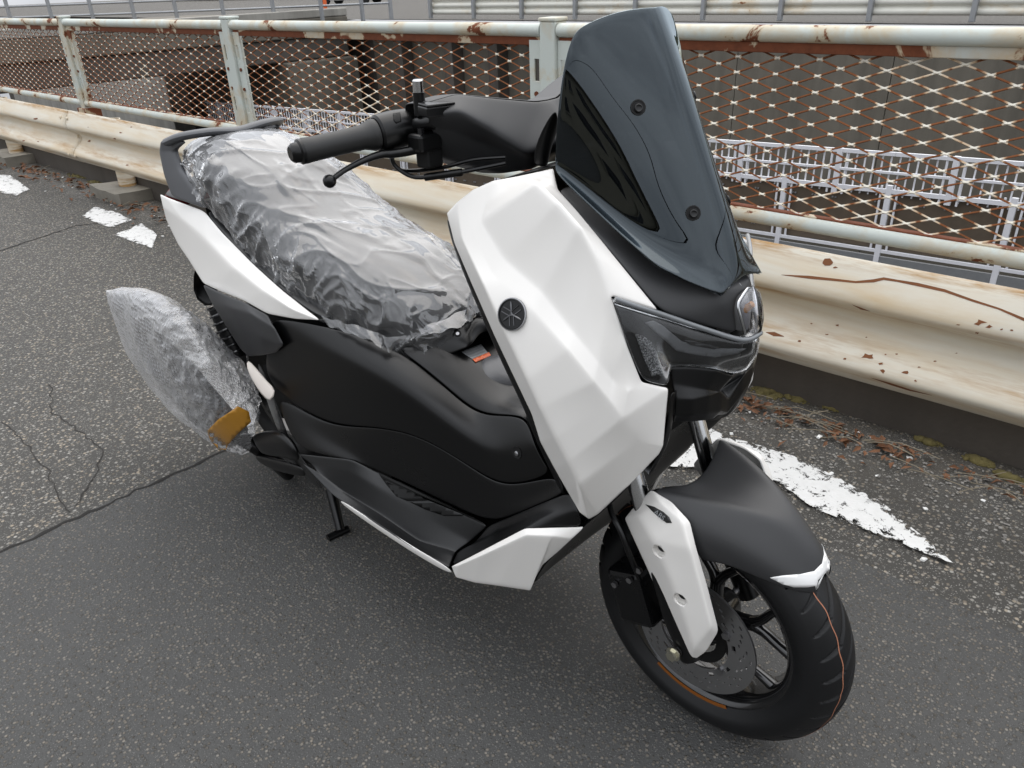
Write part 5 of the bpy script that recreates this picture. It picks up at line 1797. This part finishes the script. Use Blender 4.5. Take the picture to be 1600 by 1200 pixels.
# engine, rear wheel, lower fairing stubs
rw = lathe('rear_wheel', [(-0.05, 0.173), (-0.045, 0.155), (0.045, 0.155), (0.05, 0.173), (0.035, 0.16), (-0.035, 0.16)], 'rim_black', S, W(-1.34, 0, 0.262), 'y', 64, True)
tyre('tyre', W(-1.34, 0, 0.262), 0.256, 0.064, rw, 160, False)
lathe('hub', [(-0.06, 0.001), (-0.06, 0.05), (0.06, 0.05), (0.06, 0.001)], 'rim_black', rw, W(-1.34, 0, 0.262), 'y', 32)
loft_x('engine_block', [(-0.78, 0.10, 0.17, 0.40), (-0.95, 0.14, 0.16, 0.46), (-1.12, 0.12, 0.18, 0.44), (-1.3, 0.10, 0.2, 0.36)], 'dark_void', S)
sheet('engine_cover', [[(384, 682, -.235), (405, 673, -.24), (432, 671, -.24), (452, 690, -.24)], [(398, 700, -.245), (418, 706, -.25), (440, 706, -.25), (462, 714, -.245)], [(404, 712, -.225), (425, 716, -.225), (450, 720, -.225), (470, 727, -.225)]], 'black_satin', S, 0.02, 0, 2)
sheet('engine_guard', [[(391, 708, -.21), (420, 715, -.22), (450, 722, -.225), (474, 732, -.23)], [(398, 722, -.215), (425, 732, -.225), (452, 738, -.23), (476, 744, -.23)], [(415, 730, -.19), (440, 740, -.20), (462, 745, -.21), (478, 748, -.22)]], 'black_matte', S, 0.012, 0, 2)
# muffler
mu = [Y(212, 505, -.255), Y(238, 542, -.255), Y(280, 590, -.255), Y(325, 642, -.25), Y(372, 682, -.23)]
tube('muffler', mu, [0.024, 0.042, 0.052, 0.05, 0.034], 'muffler_dark' if 'muffler_dark' in MATS else 'black_satin', S, 24, 3)
tube('exhaust_pipe', [mu[-1], Y(410, 705, -.19), Y(450, 740, -.10)], 0.02, 'black_satin', S, 14, 4)
# centre stand
for s in (-1, 1):
    f_ = (lambda p: p) if s == -1 else mir
    a_, b_ = f_(Y(517, 765, -.13)), f_(Y(532, 828, -.160))
    b_.z = max(b_.z, 0.012)
    sp_ = tube('stand_leg', [a_, a_.lerp(b_, 0.5), b_], [0.014, 0.012, 0.011], 'black_satin', S, 12)
    g0, g1 = Z(512, 841, 0.011), Z(544, 826, 0.011)
    tube('stand_foot', [f_(g0), f_(g1)], 0.010, 'black_satin', sp_, 12)
tube('stand_crossbar', [W(-0.93, -0.13, 0.16), W(-0.93, 0.13, 0.16)], 0.012, 'black_satin', S, 12)

# ---- seat and its plastic wrap
SEC = [(-1.515, .890, .04, .868), (-1.485, .912, .075, .858), (-1.42, .926, .112, .845), (-1.30, .922, .140, .81), (-1.15, .880, .157, .745), (-1.05, .830, .158, .702), (-.95, .790, .155, .668),
       (-.85, .765, .148, .642), (-.75, .742, .135, .622), (-.67, .712, .115, .612), (-.61, .680, .086, .610), (-.575, .648, .05, .612)]
def sec_at(t):
    k = t * (len(SEC) - 1)
    i = min(int(k), len(SEC) - 2)
    f = k - i
    p = [Vector(SEC[max(0, min(len(SEC) - 1, i + d))]) for d in (-1, 0, 1, 2)]
    return 0.5 * ((2 * p[1]) + (p[2] - p[0]) * f + (2 * p[0] - 5 * p[1] + 4 * p[2] - p[3]) * f * f + (3 * p[1] - p[0] - 3 * p[2] + p[3]) * f ** 3)
def seat_pt(t, a, grow=0.0):
    """a: -1 right lower edge .. 1 left lower edge"""
    x, zt, w, zb = sec_at(t)
    s = 1 if a > 0 else -1
    q = abs(a)
    w += grow
    zt += grow
    ph = q * math.pi / 2
    yy = w * math.sin(ph) ** 0.72
    zz = zb + (zt - zb) * max(0.0, math.cos(ph)) ** 0.62
    return Vector((x, s * yy, zz))
nu, nv_ = 48, 36
rows = [[seat_pt(i / nu, -1 + 2 * j / nv_) for j in range(nv_ + 1)] for i in range(nu + 1)]
vs = [p for r in rows for p in r]
seat = mesh('seat', vs, face_cam(vs, grid_faces(nu + 1, nv_ + 1), W(-1, 0, 3)), 'seat_vinyl', S)
def ridged(p, k):
    return 1 - abs(noise.noise(p)) * 2
nu, nv_ = 230, 180
vs = []
for i in range(nu + 1):
    for j in range(nv_ + 1):
        t, a = i / nu, -1.06 + 2.12 * j / nv_
        ac = max(-1, min(1, a))
        p = seat_pt(t, ac, 0.010)
        q = seat_pt(t, ac, 0.02)
        n_ = (q - p).normalized()
        if a != ac:
            p = p + Vector((0, 0, -0.03)) * (abs(a) - 1) / 0.06 * (0.6 + 0.6 * noise.noise(Vector((t * 30, 0, a))))
        side = abs(a)
        w_ = Vector((p.x * 9, p.y * 9, p.z * 9))
        dd = Vector((noise.noise(w_ * 0.35), noise.noise(w_ * 0.35 + Vector((5, 1, 2))), noise.noise(w_ * 0.35 + Vector((9, 4, 7)))))
        crum = max(0.0, min(1.0, (side - 0.35) / 0.45))
        # long soft folds pulled across the top, sharp crumpling on the flanks
        al = p.x * 0.55 + p.y * 0.85
        ac_ = -p.x * 0.85 + p.y * 0.55
        d = 0.004 * noise.noise(Vector((p.x * 4, p.y * 5, p.z * 4)))
        d += 0.004 * (max(0, ridged(Vector((al * 1.6, ac_ * 8, p.z * 5)) + dd * 0.5, 0)) ** 9 - 0.08)
        d += 0.0026 * (max(0, ridged(Vector((p.x * 5 + p.y * 6, p.y * 17 - p.x * 9, p.z * 8)) + dd * 0.8, 0)) ** 9 - 0.08)
        d += 0.006 * crum * (max(0, ridged(Vector((p.x * 11 + p.z * 6, p.y * 3, p.z * 5 - p.x * 4)) + dd * 0.9, 0)) ** 6 - 0.15)
        d += 0.0035 * crum * (max(0, ridged(Vector((p.x * 19 - p.z * 14, p.y * 6, p.z * 9 + p.x * 4)) + dd * 1.3, 1)) ** 6 - 0.15)
        d += 0.0022 * crum * (max(0, ridged(Vector((p.x * 34 + p.z * 30, p.y * 9, p.z * 17 - p.x * 12)) + dd * 1.8, 1)) ** 6 - 0.15)
        d += 0.002
        vs.append(p + n_ * max(-0.004, d) + Vector((0, (1 if a > 0 else -1) * max(-0.006, d) * side, 0)))
film = mesh('seat_wrap', vs, face_cam(vs, grid_faces(nu + 1, nv_ + 1), W(-1, 0, 3)), 'plastic_film', None)
setp(film, 'crinkled clear plastic wrap stretched over the scooter seat', 'plastic wrap')
# torn skirt of the wrap hanging at the seat front
def flap(name, pix, y0, seedv, parent):
    rows_ = []
    for r in pix:
        row = []
        for k in range(len(r) * 5 - 4):
            i = min(k // 5, len(r) - 2)
            f = (k - i * 5) / 5
            u = r[i][0] * (1 - f) + r[i + 1][0] * f
            v = r[i][1] * (1 - f) + r[i + 1][1] * f
            yy = r[i][2] * (1 - f) + r[i + 1][2] * f
            p = Y(u, v, yy)
            p = p + Vector((noise.noise(p * 60), noise.noise(p * 60 + Vector((3, 0, 0))), noise.noise(p * 60 + Vector((0, 3, 0))))) * 0.009
            row.append(p)
        rows_.append(row)
    vs = [p for r in rows_ for p in r]
    o = mesh(name, vs, face_cam(vs, grid_faces(len(rows_), len(rows_[0]))), 'plastic_film', parent)
    mods(o, 0, 0, 2)
    return o
flap('wrap_skirt', [[(500, 492, -.19), (540, 506, -.18), (575, 516, -.165), (605, 524, -.15), (640, 524, -.13)],
                    [(505, 500, -.192), (545, 515, -.185), (580, 527, -.17), (606, 537, -.155), (645, 528, -.13)],
                    [(508, 505, -.193), (552, 522, -.186), (590, 537, -.172), (608, 552, -.158), (640, 529, -.13)]], 0, 1, film)
flap('wrap_skirt', [[(650, 514, -.11), (690, 500, -.07), (725, 484, -.02), (742, 478, 0.02)],
                    [(655, 521, -.112), (700, 508, -.075), (728, 497, -.03), (744, 490, 0.01)],
                    [(660, 524, -.114), (705, 513, -.077), (730, 503, -.035), (742, 498, 0.0)]], 0, 2, film)

# ---- bubble wrap bag on the muffler
BW = [
 [(166, 450, -.27), (166, 462, -.29), (172, 482, -.275), (170, 468, -.25)],
 [(226, 448, -.24), (224, 490, -.335), (200, 570, -.27), (220, 510, -.18)],
 [(272, 470, -.22), (272, 540, -.35), (240, 628, -.27), (265, 560, -.16)],
 [(322, 500, -.20), (322, 590, -.34), (292, 668, -.26), (320, 600, -.15)],
 [(360, 545, -.18), (356, 640, -.30), (336, 697, -.25), (360, 640, -.14)],
 [(392, 585, -.17), (388, 655, -.26), (368, 714, -.235), (390, 660, -.14)],
 [(402, 625, -.17), (402, 660, -.235), (392, 700, -.22), (402, 665, -.15)],
]
rows = []
for i_, r in enumerate(BW):
    ring_ = [pt(p) for p in r]
    c_ = sum(ring_, Vector((0, 0, 0))) / 4
    # a four-point ring draws in when it is rounded, so open it first
    rows.append([c_ + (p - c_) * (1.1 if i_ == 0 else 1.42) for p in ring_])
vs = [p for r in rows for p in r]
bm = bmesh.new()
b_ = [bm.verts.new(p) for p in vs]
for f_ in grid_faces(len(rows), 4, True):
    bm.faces.new([b_[i] for i in f_])
bmesh.ops.recalc_face_normals(bm, faces=bm.faces)
tmp = bm_obj('bubble_wrap', bm, 'bubble_film', None)
mods(tmp, 0, 0, 5)
bake(tmp)
tmp.data.update()
bvm = bvh_of([tmp])
nrm = [v.normal.copy() for v in tmp.data.vertices]
for v, n_ in zip(tmp.data.vertices, nrm):
    p = v.co
    far = max(0.0, min(1.0, (p.x + 1.55) / 0.4))
    d = 0.010 * noise.noise(p * 9) + (0.010 * (ridged(Vector((p.x * 14, p.y * 10, p.z * 30)), 0) - 0.6) + 0.006 * (ridged(p * 38, 0) - 0.6)) * far + 0.002 * noise.noise(p * 70)
    v.co = p + n_ * d
setp(tmp, 'bubble wrap bag taped around the muffler beside the rear wheel', 'bubble wrap')
decal('brown_tape', [(330, 667), (346, 648), (368, 632), (384, 641), (389, 655), (374, 670), (360, 688), (355, 705), (343, 693), (333, 680)], bvm, 'tape_brown', tmp, 0.013, 6, 0.0015, 0.045)
sheet('foam_strip', [[(384, 557, -.222), (400, 574, -.223), (416, 596, -.224), (433, 609, -.226)], [(383, 574, -.238), (393, 597, -.240), (406, 618, -.240), (421, 633, -.240)]], 'foam_white', tmp, 0.006, 0, 1, False)

# ------------------------------------------------------------------ house across the street (mirrored in the windscreen)
plain('house_wall', (0.34, 0.31, 0.24), 0.85, vary=0.12)
plain('roof_tile', (0.09, 0.085, 0.085), 0.7, vary=0.2)
plain('window_frame', (0.12, 0.12, 0.12), 0.5)
HS = empty('house', W(14, -17, 0), 'tan two-storey house with dark windows mirrored in the smoked windscreen', 'house')
HX0, HX1, HY, HH = 5.5, 24.0, -15.0, 5.2
boxo('wall', (HX0, HY - 7, 0), (HX1, HY, HH), 'house_wall', HS, 0.02)
boxo('cornice', (HX0 - 0.25, HY - 7.2, HH + 0.002), (HX1 + 0.25, HY + 0.35, HH + 0.22), 'house_wall', HS, 0.04)
mesh('roof', [W(HX0 - 0.5, HY + 0.6, HH + 0.225), W(HX1 + 0.5, HY + 0.6, HH + 0.225), W(HX1 - 2, HY - 3.5, HH + 1.5), W(HX0 + 2, HY - 3.5, HH + 1.5), W(HX0 - 0.5, HY - 7.6, HH + 0.225), W(HX1 + 0.5, HY - 7.6, HH + 0.225)], [(0, 1, 2, 3), (4, 3, 2, 5), (0, 3, 4), (1, 5, 2), (0, 4, 5, 1)], 'roof_tile', HS, False)
for z0, z1 in ((0.9, 2.2), (3.3, 4.5)):
    for k in range(6):
        x = HX0 + 1.6 + k * 3.0
        wn = boxo('window', (x, HY + 0.003, z0), (x + 1.3, HY + 0.06, z1), 'window_frame', HS, 0.01)
        for s in (0, 1):
            boxo('pane', (x + 0.06 + s * 0.62, HY + 0.062, z0 + 0.06), (x + 0.62 + s * 0.62, HY + 0.07, z1 - 0.06), 'pane_glass', wn, 0)
        boxo('sill', (x - 0.1, HY + 0.003, z0 - 0.08), (x + 1.4, HY + 0.15, z0 - 0.002), 'house_wall', wn, 0.01)
